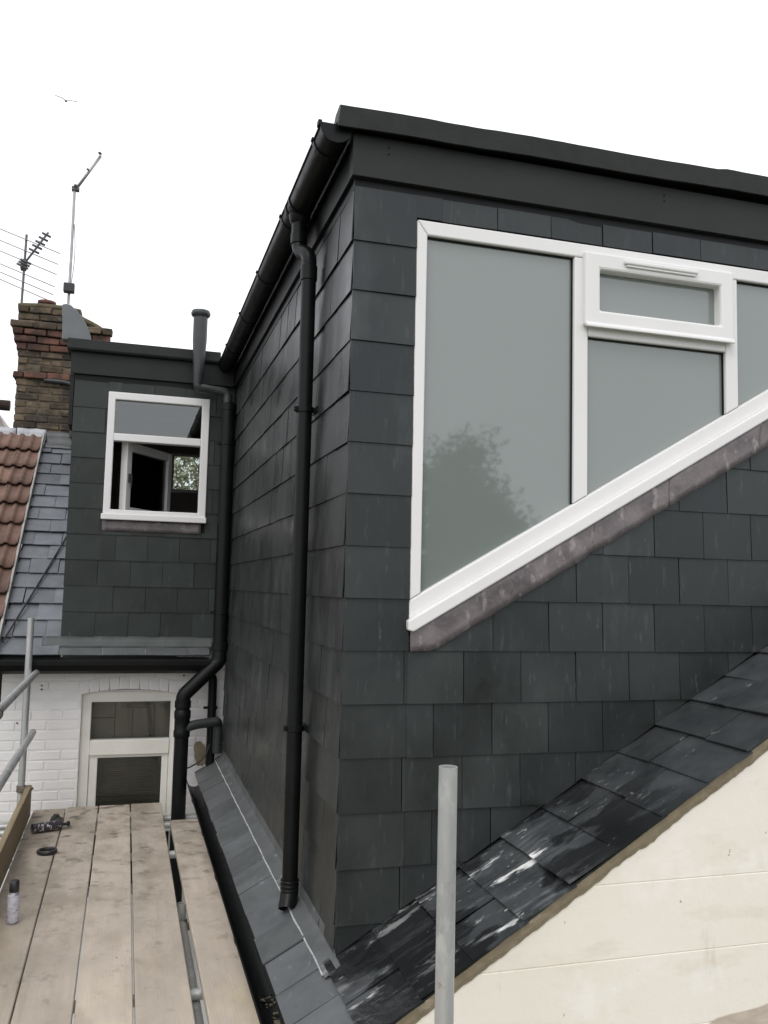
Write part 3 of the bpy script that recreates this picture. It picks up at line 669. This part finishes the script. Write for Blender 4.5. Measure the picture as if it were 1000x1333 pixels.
# eaves: slate slope, lead strip, gutter, soffit
box('eaves_board', XWL, .66, YW-.05, YW-.0, -.70, -.59, 'black', mh, .003)
eg = mesh('eaves_gutter', *(lambda P: ([(x, p[0], p[1]) for x in (-.90, .655) for p in P], [(i, (i+1) % len(P), (i+1) % len(P)+len(P), i+len(P)) for i in range(len(P))]+[tuple(range(len(P))), tuple(range(len(P), 2*len(P)))]))(
    [(y-.09, z) for y, z in ((YW+.03, -.585), (YW+.03, -.68), (YW-.09, -.695), (YW-.14, -.67), (YW-.165, -.625), (YW-.165, -.59), (YW-.158, -.59), (YW-.155, -.62), (YW-.06, -.61))]), 'black', mh)
bevel(eg, .004)
prism('gutter_bead', [(YW-.26, -.606), (YW-.26, -.596), (YW-.2555, -.596), (YW-.2555, -.606)], -.90, .655, 'black', eg, 'X')
TM = .78; c2, s2 = 1/math.hypot(1, TM), TM/math.hypot(1, TM)
O2 = Vector((0, YW-.20, -.575))
deck = prism('roof', [(YW-.19, -.585), (9.75, -.585+TM*(9.75-YW+.19)-.0), (9.75, -.70+TM*(9.75-YW+.19)), (YW-.19, -.64)], XWL, XL+.0, 'dark', mh, 'X')
box('eaves_deck', XL, .655, YW-.19, YW+.2, -.66, -.585, 'dark', mh)
R3 = []; g3 = .2
for k in range(16):
    a = -.90-(.115 if k % 2 else 0)+random.uniform(-.02, .02)
    while a < XL-.02: R3.append((a+.002, k*g3, .226, g3+.02)); a += .23
clad('slate', deck, O2, (1, 0, 0), (0, c2, s2), R3, [(-1, 0, .885), (1, 0, XL-.012)], [], g3, .02, .034, .018, .008, 'slate_old', 2.2)
R4 = [(XL-.01+i*.315, 0, .312, .125) for i in range(4)]
clad('slate', deck, O2, (1, 0, 0), (0, c2, s2), R4, [(1, 0, .655)], [], g3, .02, .030, .018, .008, 'slate_apron', 1)
V, F = [], []
for j in range(40):
    x = XL-.14+(.70-XL+.14)*j/39; k = .004*noise.noise((x*8, 0, 0))
    for y, z in ((YL-.075, -.500+k), (YL-.050, -.474+k), (YL-.026, -.452+k), (YL-.012, -.420)): V.append((x, y+.002*noise.noise((x*15, z, 0)), z))
    if j: F += [(4*(j-1)+q, 4*(j-1)+q+1, 4*j+q+1, 4*j+q) for q in range(3)]
o = mesh('flashing', V, F, 'leaddark', mh, True); sd = o.modifiers.new('thick', 'SOLIDIFY'); sd.thickness = .004; sd.offset = 1

# ------------------------------------------------------------------ soil pipe and waste pipe in the inner corner
sp = thing('soil_pipe', (.467, 7.0, -2.4), 'thick black soil pipe with a capped vent and angled offset by the small dormer', 'pipe')
pt = .742
pipe('vent', [(.477, 6.985, 2.165), (.477, 6.985, 1.95), (.477, 6.995, 1.66), (.477, 7.0, 1.60)], .05, 'greypipe', sp, rl=[.056, .056, .040, .038])
lathe('vent_cap', [(.058, 2.135), (.074, 2.150), (.078, 2.168), (.070, 2.188), (.03, 2.197)], (.477, 6.985, 0), 'greypipe', sp)
P = fillet([(.477, 7.0, 1.625), (.477, 7.0, 1.568), (.60, 7.02, 1.56), (pt-.02, 7.02, 1.555), (pt-.02, 7.02, 1.44)], .05)
pipe('offset', P, .036, 'greypipe', sp)
lathe('socket', [(.036, 1.40), (.058, 1.405), (.058, 1.46), (.036, 1.47)], (pt-.01, 7.02, 0), 'black', sp)
pipe('stack', [(pt-.01, 7.02, 1.44), (pt-.008, 7.02, -.50)], .054, 'black', sp)
pipe('angled_offset', fillet([(pt-.008, 7.02, -.48), (pt-.008, 7.01, -.60), (.467, 6.985, -.86), (.467, 6.985, -.98)], .028), .055, 'black', sp)
pipe('lower_stack', [(.467, 6.985, -.96), (.467, 6.985, -6.88)], .054, 'black', sp)
lathe('collar', [(.055, -.52), (.062, -.515), (.062, -.46), (.055, -.455)], (pt-.008, 7.02, 0), 'black', sp)
lathe('collar', [(.055, -.955), (.062, -.95), (.062, -.90), (.055, -.895)], (.467, 6.985, 0), 'black', sp)
for z, h in ((-1.18, .21), ): lathe('branch_socket', [(.055, z), (.063, z+.01), (.063, z+.05), (.058, z+.06), (.058, z+h-.07), (.063, z+h-.06), (.063, z+h-.01), (.055, z+h)], (.467, 6.985, 0), 'black', sp)
pipe('branch', fillet([(.467, 6.965, -1.115), (.56, 6.99, -1.085), (.735, 7.03, -1.07), (.748, 7.06, -1.09), (.750, 7.08, -1.32)], .04), .037, 'greypipe', sp)
for x, z in ((pt-.01, 1.13), (pt-.008, -.22)):
    lathe('bracket', [(.054, z-.012), (.060, z-.010), (.060, z+.010), (.054, z+.012)], (x, 7.02, 0), 'black', sp)
    box('bracket_arm', x-.085, x-.056, 7.0, 7.03, z-.008, z+.008, 'black', sp, .002)
wp = thing('waste_pipe', (.70, 7.1, -1.42), 'slimmer black waste pipe curving down behind the soil pipe branch', 'pipe')
pipe('pipe', fillet([(.60, 7.08, -.765), (.655, 7.10, -.715), (.70, 7.11, -.735), (.703, 7.11, -1.46)], .05), .034, 'black', wp)
lathe('bracket', [(.035, -.985), (.041, -.983), (.041, -.962), (.035, -.96)], (.703, 7.11, 0), 'black', wp)
box('bracket_arm', .635, .668, 7.10, 7.125, -.982, -.963, 'black', wp, .002)
cb = pipe('cable', fillet([(.49, 7.02, -1.43), (.55, 7.04, -1.415), (.61, 7.05, -1.385), (.66, 7.05, -1.34), (.69, 7.06, -1.25)], .05), .006, 'plastic', seg=8)
tag(cb, 'thin black cable beside the thick soil pipe and the broken mortar patch', 'cable')
cb = pipe('cable', [(-.447+(-.86+.447)*t, YW-.20+.05+(1-t)*1.35, -.575+TM*((1-t)*1.35+.05)+.075-.012*math.sin(t*3.14)) for t in [i/14 for i in range(15)]], .0075, 'plastic', seg=8)
tag(cb, 'thin black cable slanting across the old grey slates', 'cable')

# ------------------------------------------------------------------ neighbour's terracotta roof
nr = thing('neighbour_house', (-2.2, 8.4, ZG), 'neighbouring brown brick house with a weathered terracotta tiled roof slope', 'house')
XV = -.885
prism('roof_deck', [(YW-.19, -.54), (9.62, -.54+TM*(9.62-YW+.19)), (9.62, -.66+TM*(9.62-YW+.19)), (YW-.19, -.66)], -3.2, XV-.02, 'dark', nr, 'X')
g4, tw = .325, .205
tv, tf = [], []; ns = 20
for r_ in range(3):
    for i in range(ns+1):
        x = tw*i/ns; h = .017*max(0, math.sin(4*math.pi*x/tw+1.2))**.8 if math.sin(4*math.pi*x/tw+1.2) > 0 else -.004
        y = (0, g4*.5, g4+.03)[r_]; tv.append((x, y, h+.042*(1-y/(g4+.03))+.008))
for r_ in range(2):
    for i in range(ns): tf.append((r_*(ns+1)+i, r_*(ns+1)+i+1, (r_+1)*(ns+1)+i+1, (r_+1)*(ns+1)+i))
k0 = len(tv)
for i in range(ns+1): tv.append((tv[i][0], 0.004, tv[i][2]-.016))
for i in range(ns): tf.append((k0+i, k0+i+1, i+1, i))
tme = bpy.data.meshes.new('roof_tile'); tme.from_pydata(tv, [], tf); tme.materials.append(M['tile'])
for p in tme.polygons: p.use_smooth = True
Bt = Matrix(((1, 0, 0, 0), (0, c2, -s2, 0), (0, s2, c2, 0), (0, 0, 0, 1)))
for k in range(10):
    if k*g4 > 3.15: break
    for i in range(7):
        x = XV-.012-tw*(i+1); yy = YW-.22+c2*g4*k; zz = -.53+TM*c2*g4*k
        Wm = Matrix.Translation((x, yy, zz)) @ Bt @ Matrix.Translation((random.uniform(-.003, .003), random.uniform(-.006, .006), random.uniform(0, .004))) @ Matrix.Rotation(random.gauss(0, .008), 4, 'Z')
        link(bpy.data.objects.new('roof_tile', tme), nr, Wm)
P = [(YW-.23, -.565), (9.62, -.565+TM*(9.85-YW)), (9.62, -.48+TM*(9.85-YW)), (YW-.23, -.48)]
prism('verge_strip', P, XV-.012, XV+.006, 'verge', nr, 'X', .003)
prism('verge_board', [(a, b-.09) for a, b in P], XV+.007, XV+.018, 'black', nr, 'X')
nw = boxes('wall', [(-3.2, XWL-.012, YW, YW+.2, ZG, -.62)], 'brickmortar', nr)
Rb = []; z = -.615-.075*16; k = 0
while z < -.62:
    a = -1.7-(.1125 if k % 2 else 0)
    while a < XWL-.02: Rb.append((a+.005, z+.005, .215, .065)); a += .225
    z += .075; k += 1
clad('brick', nw, (0, YW, 0), (1, 0, 0), (0, 0, 1), Rb, [(1, 0, XWL-.012)], [], .075, 0, .006, .006, .02, 'brownbrick', 1, cham=.003)
box('eaves_gutter', -3.2, -.915, YW-.27, YW-.14, -.66, -.55, 'black', nr, .02)
# ridge flashing at the top of the tiles
ro = []
for (x0, x1, zz) in ((-1.75, -1.16, 1.40), (-1.15, -.87, 1.405), (-.868, -.60, 1.385)):
    V, F = [], []
    for j in range(13):
        x = x0+(x1-x0)*j/12
        for y, z in ((9.43, zz-.03), (9.50, zz+.02), (9.575, zz+.03), (9.58, zz+.11), (9.585, zz+.16)): V.append((x, y+.004*noise.noise((x*9, z*5, 0)), z+.006*noise.noise((x*12, 0, 0))))
        if j: F += [(5*(j-1)+q, 5*(j-1)+q+1, 5*j+q+1, 5*j+q) for q in range(4)]
    o = mesh('ridge_flashing', V, F, 'leadpale' if x1 < -.7 else 'leadgrey', nr, True); sd = o.modifiers.new('thick', 'SOLIDIFY'); sd.thickness = .004
# far pale dormer with brown ridge beyond the chimney
fd = thing('far_dormer', (-2.1, 10.6, 0.8), 'pale rendered dormer gable with brown ridge tiles behind the chimney', 'dormer')
prism('gable', [(-3.0, .8), (-1.30, .8), (-1.30, 1.55), (-1.47, 1.88), (-2.1, 1.95), (-3.0, 1.95)], 10.4, 12, 'pale', fd)
pipe('ridge_tiles', [(-3.0, 10.35, 1.96), (-1.33, 10.35, 1.93)], .06, 'redbrick', fd, fr=0)
prism('lead_cheek', [(-1.296, .8), (-1.24, .8), (-1.30, 1.6)], 10.38, 10.7, 'leadpale', fd)

# ------------------------------------------------------------------ chimney stack, every brick its own piece
ch = thing('chimney_stack', (-.8, 9.9, .6), 'weathered brick chimney stack with corbelled red courses and mossy top', 'chimney')
cy = 9.6
core = boxes('core', [(-1.185, -.34, cy+.012, cy+.60, .6, 2.64), (-1.21, -.62, cy+.03, cy+.58, 2.641, 2.83)], 'brickmortar', ch)
def course(z, x0, x1, y0, m, h=.065, off=0, y1=None):
    L = []; a = x0-(.1125 if off else 0)
    while a < x1-.02:
        b = min(a+.215, x1); s = max(a, x0)
        if b-s > .03: L.append((s, b))
        a += .225
    for s, b in L:
        j = random.uniform(-.010, .012)
        V = boxv(s, b, y0+j, y0+.10, z, z+h)
        V = [(p[0]+random.uniform(-.008, .006), p[1]+random.uniform(-.008, .006), p[2]+random.uniform(-.006, .006)) for p in V]
        bevel(mesh('brick', V, BF, m, core), .010, 2)
    # left return
    yb = y0+.105
    while yb < cy+.58:
        bevel(mesh('brick', boxv(x0, x0+.1, yb, min(yb+.215, cy+.6), z, z+h), BF, m, core), .006, 1); yb += .225
z = 1.42; k = 0
while z < 2.635:
    out, m = 0, 'brick'
    if 2.09 < z < 2.165: out, m = .032, ('redbrick' if random.random() < .5 else 'brick')
    if z > 2.39: out, m = .025*(1+(z-2.39)/.075)*.75, 'redbrick'
    if z > 2.55: m = 'brick'
    course(z, -1.19-out, -.34+out, cy-out, m, off=k % 2)
    z += .075; k += 1
for zz in (2.648, 2.722, 2.796): course(zz, -1.215, -.62, cy+.0, 'brick', off=int(zz*100) % 2)
# mossy flaunching slopes
def lump(name, x0, x1, y0, y1, zlo, f, m, parent, n=16):
    V, F = [], []
    for i in range(n+1):
        for j in range(n//2+1):
            x = x0+(x1-x0)*i/n; y = y0+(y1-y0)*j/(n//2)
            V.append((x, y, f((x-x0)/(x1-x0), j/(n//2))+.02*noise.noise((x*8, y*8, 0))))
    q = n//2+1
    for i in range(n):
        for j in range(n//2): F.append((i*q+j, i*q+j+1, (i+1)*q+j+1, (i+1)*q+j))
    o = mesh(name, V, F, m, parent, True); sd = o.modifiers.new('thick', 'SOLIDIFY'); sd.thickness = .05; sd.offset = -1
    return o
lump('flaunching', -1.22, -.60, cy-.01, cy+.6, 0, lambda a, b: 2.875+.03*math.sin(a*3.1)+.06*math.sin(b*3.1), 'moss', ch)
lump('flaunching', -.66, -.335, cy+.0, cy+.6, 0, lambda a, b: 2.86-.17*a+.03*math.sin(b*3.1), 'moss', ch)
hollow('chimney_pot', (-.965, cy+.3, 2.88), (-.965, cy+.3, 3.0), .085, .065, 'redbrick', ch)
lathe('chimney_pot_rim', [(.085, 2.985), (.095, 2.99), (.095, 3.015), (.07, 3.018)], (-.965, cy+.3, 0), 'redbrick', ch)
pipe('overflow_pipe', fillet([(-.92, cy-.02, 2.085), (-.72, cy-.025, 2.08), (-.63, cy-.03, 2.06), (-.62, cy-.03, 1.5)], .04), .022, 'greypipe', ch)

# ------------------------------------------------------------------ aerials
a1 = thing('tv_aerial', (-1.19, 9.85, 2.9), 'wide rod aerial and stubby yagi on a short mast on the chimney', 'aerial')
AX, AY = -1.215, 9.85
pipe('mast', [(AX, AY, 2.86), (AX+.01, AY, 3.72)], .013, 'alugrey', a1, seg=10)
bd = Vector((.50, -.12, .78)).normalized(); b0 = Vector((AX-.02, AY-.03, 3.34))
pipe('boom', [b0, b0+bd*.48], .012, 'alugrey', a1, seg=8)
lathe('clamp', [(.03, 3.32), (.035, 3.34), (.035, 3.42), (.03, 3.44)], (AX, AY, 0), 'plastic', a1, 10)
for i in range(8):
    c = b0+bd*(.06+.055*i) if i > 2 else b0+bd*(.02+.03*i); e = Vector((.90, .42, -.22)).normalized()*(.062-.002*i)
    pipe('director', [c-e, c+e], .014, 'alugrey', a1, seg=6)
for i, z in enumerate((3.66, 3.535, 3.42, 3.28, 3.19, 3.11)):
    e = Vector((.36-.012*i, .10, -.078))
    pipe('rod', [Vector((AX, AY-.02, z))-e*1.15, Vector((AX, AY-.02, z))+e*.98], .0055, 'rod', a1, seg=6)
a2 = thing('mast_aerial', (-.73, 9.85, 2.8), 'tall slim aerial mast with a tilted log boom above the dormer corner', 'aerial')
MX = -.745
pipe('mast', [(MX, 9.85, 2.8), (MX+.004, 9.85, 3.6), (MX+.0, 9.85, 4.32)], .015, 'alu', a2, seg=10)
pipe('cable', [(MX+.018+.022*math.sin(t*3.1), 9.84, 3.2+t*.7) for t in [i/10 for i in range(11)]], .005, 'alu', a2, seg=6)
bevel(boxes('junction_box', [(MX-.055, MX+.06, 9.78, 9.86, 3.12, 3.225)], 'plastic', a2), .012)
b0, b1 = Vector((MX+.02, 9.84, 4.31)), Vector((MX+.255, 9.80, 4.70))
pipe('boom', [b0, b1], .017, 'alu', a2, seg=8)
for t in (.0, .5, 1.0):
    c = b0+(b1-b0)*t; pipe('element', [c-Vector((.01, .07, -.0)), c+Vector((-.006, .07, .06))], .016 if t != .5 else .012, 'alugrey', a2, seg=8)
bevel(boxes('clamp', [(MX-.03, MX+.05, 9.82, 9.88, 4.28, 4.33)], 'alugrey', a2), .008)

# ------------------------------------------------------------------ bird
def bird(c, s):
    V, F = [], []
    prof = [(-.30, .01), (-.24, .03), (-.14, .055), (0, .07), (.12, .06), (.20, .038), (.24, .04), (.28, .025), (.33, .006)]
    V, F = sweep([Vector((0, a, -.012*math.cos(a*5))) for a, _ in prof], [b for _, b in prof], 10)
    for sg in (-1, 1):
        st = [(0.03, .12, -.14, .02), (.18, .16, -.14, .07), (.36, .15, -.11, .10), (.52, .09, -.09, .115), (.66, 0, -.06, .13)]; n0 = len(V)
        for (x, le, te, zz) in st: V += [Vector((sg*x, le, zz)), Vector((sg*x, te, zz-.01)), Vector((sg*x, (le+te)/2, zz+.03))]
        for i in range(len(st)-1):
            a, b = n0+3*i, n0+3*i+3; F += [(a, a+2, b+2, b), (a+2, a+1, b+1, b+2), (a+1, a, b, b+1)]
    n0 = len(V); V += [Vector((-.03, -.27, 0)), Vector((.03, -.27, 0)), Vector((.075, -.42, .005)), Vector((-.075, -.42, .005)), Vector((0, -.34, .015))]
    F += [(n0, n0+1, n0+4), (n0+1, n0+2, n0+4), (n0+2, n0+3, n0+4), (n0+3, n0, n0+4), (n0, n0+3, n0+2, n0+1)]
    Rm = Matrix.Rotation(math.radians(8), 3, 'Y') @ Matrix.Rotation(math.radians(28), 3, 'X')
    return mesh('bird', [Rm @ (v*s)+Vector(c) for v in V], F, 'birdm', None, True)
tag(bird((-3.6, 40, 21.5), .72), 'small gull gliding with spread wings high in the white sky', 'bird')

# ------------------------------------------------------------------ scaffold
def board(x0, x1, y0, y1, z, label, dx=0, m='wood'):
    V, F = [], []; n = 26
    for i in range(n+1):
        y = y0+(y1-y0)*i/n; s = dx*(i/n); wz = .0025*noise.noise((x0*5, y*.8, 1))
        j0, j1 = .0014*noise.noise((x0*3, y*2.6, 0)), .0014*noise.noise((x1*3, y*2.6, 4))
        for x, zz in ((x0+s+j0, z-.038), (x1+s+j1, z-.038), (x1+s+j1, z-.004), (x1+s+j1-.004, z), (x0+s+j0+.004, z), (x0+s+j0, z-.004)): V.append((x, y, zz+wz))
        if i: F += [(6*(i-1)+k, 6*(i-1)+(k+1) % 6, 6*i+(k+1) % 6, 6*i+k) for k in range(6)]
    F += [tuple(range(6)), tuple(6*n+k for k in range(6))]
    return tag(mesh('scaffold_board', V, F, m), label, 'board', 'scaffold boards underfoot')
BY = -1.4
board(-.580, -.3535, BY, 7.10, ZB, 'scaffold board against the toe board, with the cans and black ring on it')
board(-.3475, -.1245, BY, 7.12, ZB+.001, 'dusty scaffold board next to the one holding the cans', .003)
board(-.1185, .1035, BY, 7.13, ZB, 'paler scaffold board leading to the middle of the lower window', .006)
board(.1125, .3365, BY, 7.14, ZB+.002, 'scaffold board beside the gap where tubes show', .006)
board(.408, .628, BY, 6.62, ZB-.004, 'shorter scaffold board between the tube gap and the black gutter', -.02)
V = []
tb = bevel(prism('toe_board', [(-.625, -2.0), (-.587, -2.0), (-.587, 6.95), (-.625, 6.95)], ZB-.01, ZB+.215, 'toe', axis='Z'), .006)
tag(tb, 'upright greenish timber toe board along the edge of the scaffold', 'board')
def tube(name, a, b, label, grp=None, m='steel'):
    return tag(hollow(name, a, b, .02415, .0205, m), label, 'scaffold tube', grp)
tube('scaffold_pole', (.815, 2.137, ZG), (.815, 2.137, -.451), 'free-standing galvanised scaffold pole in front of the wet slate verge')
tube('scaffold_pole', (-.655, 6.9, ZG), (-.655, 6.9, -.275), 'galvanised scaffold upright at the toe board end by the white wall')
tube('scaffold_pole', (-.76, 4.55, ZG), (-.76, 4.55, .2), 'scaffold upright carrying the guard rails beyond the toe board')
tube('scaffold_pole', (.372, 4.97, ZG), (.372, 4.97, ZB-.02), 'short scaffold upright ending in the gap between the boards')
tube('guard_rail', (-.605, -1.5, -.675), (-.605, 6.98, -.682), 'upper guard rail tube along the open edge of the scaffold')
tube('guard_rail', (-.605, -1.5, -1.075), (-.605, 6.99, -1.115), 'lower guard rail tube above the toe board')
zt = ZB-.038-.0245
for y, n in ((6.0, 'under the far end of the boards near the lower window'), (3.98, 'crossing the board gap beside the rusty stain'), (1.9, 'under the boards at the standing end')):
    tube('transom_tube', (-.86, y, zt), (.60, y, zt), 'scaffold cross tube '+n)
tube('transom_tube', (-1.1, 6.72, zt), (.62, 6.72, zt), 'scaffold cross tube at the end of the shorter board')
tube('transom_tube', (-1.3, 7.02, zt-.03), (.66, 7.02, zt-.03), 'scaffold cross tube against the white wall below the boards')
tube('ledger_tube', (.372, -1.4, zt-.05), (.372, 4.9, zt-.05), 'long ledger tube below the gap between the boards')
def coupler(c, label):
    t = thing('scaffold_coupler', c, label, 'coupler', 'couplers on the scaffold tubes')
    c = Vector(c)
    lathe('band', [(.0245, -.025), (.033, -.022), (.033, .022), (.0245, .025)], c, 'rust', t, 14)
    V, F = sweep([c+Vector((.03, -.02, .0)), c+Vector((.085, -.025, .004))], .006, 8); mesh('bolt', V, F, 'rust', t, True)
    lathe('nut', [(.011, -.006), (.011, .006)], c+Vector((.075, -.025, .004)), 'rust', t, 6, 'X')
    box('saddle', c.x-.01, c.x+.045, c.y-.045, c.y-.026, c.z-.02, c.z+.02, 'rust', t, .005)
    return t
coupler((-.655, 6.9, -1.50), 'rusty coupler on the upright at the toe board end')
coupler((.372, 4.97, ZB-.13), 'coupler on the short upright inside the board gap')
for z, n in ((-.735, 'upper'), (-1.15, 'lower')):
    t = thing('scaffold_coupler', (-.63, 4.9, z), 'dark coupler clamped under the '+n+' guard rail', 'coupler', 'couplers on the scaffold tubes')
    lathe('band', [(.025, 4.84), (.034, 4.845), (.034, 4.91), (.025, 4.915)], (-.605, 0, z+.048), 'rust', t, 14, 'Y')
    boxes('saddle', [(-.64, -.59, 4.85, 4.90, z-.02, z+.013), (-.72, -.64, 4.84, 4.88, z-.01, z+.01)], 'rust', t, .006)

# ------------------------------------------------------------------ things left on the boards
cn = thing('spray_can', (-.462, 4.82, ZB), 'upright pale spray can with a black cap on the scaffold board', 'can')
c = (-.462, 4.82, ZB)
lathe('body', [(.026, 0.002), (.0295, .006), (.0295, .135), (.026, .142)], c, 'canwhite', cn)
lathe('shoulder', [(.026, .142), (.020, .156), (.016, .158)], c, 'alu', cn)
lathe('cap', [(.022, .150), (.024, .154), (.023, .200), (.018, .206), (.006, .207)], c, 'plastic', cn)
ld = thing('foam_can', (-.50, 6.45, ZB), 'dark printed foam can lying on its side near the white wall', 'can')
Rm = Matrix.Translation((-.53, 6.44, ZB+.034)) @ Matrix.Rotation(math.radians(20), 4, 'Z')
def lay(name, prof, m, par):
    o = lathe(name, prof, (0, 0, 0), m, None, 20, 'X'); V = [Rm @ (v.co+WL[o.name]) for v in o.data.vertices]; F = [tuple(p.vertices) for p in o.data.polygons]
    bpy.data.objects.remove(o); return autosmooth(mesh(name, V, F, m, par))
lay('body', [(.028, 0), (.0325, .005), (.0325, .18), (.027, .195), (.012, .205)], 'candark', ld)
lay('nozzle', [(.010, .205), (.010, .235), (.018, .236), (.018, .25)], 'plastic', ld)
bag = []
V, F = [], []
for i in range(9):
    for j in range(9):
        a, b = i/8, j/8; h = max(0, math.sin(a*3.14)*math.sin(b*3.14))*.05; h += .028*abs(noise.noise((a*5, b*5, 1)))
        V.append((-.435+a*.08+.02*noise.noise((a*3, b*3, 4)), 6.52+b*.30, ZB+.003+h*(0 if i in (0, 8) or j in (0, 8) else 1)))
for i in range(8):
    for j in range(8): F.append((i*9+j, i*9+j+1, (i+1)*9+j+1, (i+1)*9+j))
o = mesh('wrapper', V, F, 'plastic'); sd = o.modifiers.new('thick', 'SOLIDIFY'); sd.thickness = .002
tag(o, 'crumpled dark plastic wrapper lying beside the foam can', 'wrapper')
V, F = [], []
for i in range(32):
    t = 2*math.pi*i/32
    for r_, z_ in ((.056, .002), (.061, .008), (.061, .020), (.056, .024), (.046, .024), (.043, .013), (.046, .002)): V.append((-.395+r_*math.cos(t), 5.97+r_*math.sin(t), ZB+z_))
for i in range(32):
    for j in range(7): F.append((i*7+j, i*7+(j+1) % 7, ((i+1) % 32)*7+(j+1) % 7, ((i+1) % 32)*7+j))
tag(mesh('pipe_seal', V, F, 'plastic', None, True), 'black rubber ring lying on the scaffold board', 'ring')

# ------------------------------------------------------------------ garden trees (behind the viewpoint, mirrored in the frosted panes; and beyond the room window)
def tree(name, base, h, rad, n, label, m='leaf', seed=1, tall=1.0, z0=.35, ls=.16):
    rg = random.Random(seed); t = thing(name, base, label, 'tree'); b = Vector(base)
    V, F = [], []; tips = []
    sweep([b, b+Vector((.1, .05, h*.3)), b+Vector((.0, .15, h*.62)), b+Vector((.1, .1, h*.9))], [.02*h, .015*h, .009*h, .003*h], 10, True, V, F)
    for i in range(16):
        z = h*(z0+.5*i/16); a = i*2.4; l = rad*(1-.5*i/16)*rg.uniform(.6, 1)
        p0 = b+Vector((.05, .1, z)); p1 = p0+Vector((math.cos(a)*l*.5, math.sin(a)*l*.5, l*.25)); p2 = p0+Vector((math.cos(a)*l, math.sin(a)*l, l*.5))
        sweep([p0, p1, p2], [.007*h, .004*h, .0015*h], 6, True, V, F); tips += [p1, p2, (p1+p2)/2]
    for i in range(4): tips.append(b+Vector((rg.uniform(-.3, .3), rg.uniform(-.3, .3), h*rg.uniform(.8, .95))))
    mesh('trunk', V, F, 'bark', t)
    V, F = [], []
    cl = [(q+Vector((rg.gauss(0, .3), rg.gauss(0, .3), rg.gauss(.1, .25)))*1, rad*rg.uniform(.18, .36)) for q in tips for _ in range(2)]
    for i in range(n):
        c, r_ = cl[rg.randrange(len(cl))]
        p = c+Vector((rg.gauss(0, .5), rg.gauss(0, .5), rg.gauss(0, .45)))*r_
        a = Vector((rg.gauss(0, 1), rg.gauss(0, 1), rg.gauss(0, 1))).normalized(); bb = a.orthogonal().normalized()*ls*rg.uniform(.5, 1); a = a*ls*rg.uniform(.5, 1)
        k = len(V); V += [p-a, p-bb*.5, p+a, p+bb*.5]; F.append((k, k+1, k+2, k+3))
    mesh('crown', V, F, m, t); return t
tree('garden_tree', (8.75, -15.5, ZG), 11.0, 2.5, 24000, 'leafy garden tree mirrored in the large frosted pane', seed=4, ls=.11)
tree('garden_tree', (10.3, -16.5, ZG), 9.2, 2.2, 16000, 'lower garden tree beside the one mirrored in the pane', seed=9, ls=.11)
tree('street_tree', (1.0, 13.5, ZG), 10.0, 2.0, 16000, 'pale leafed tree seen through the far room window', 'leafpale', seed=5, ls=.07)
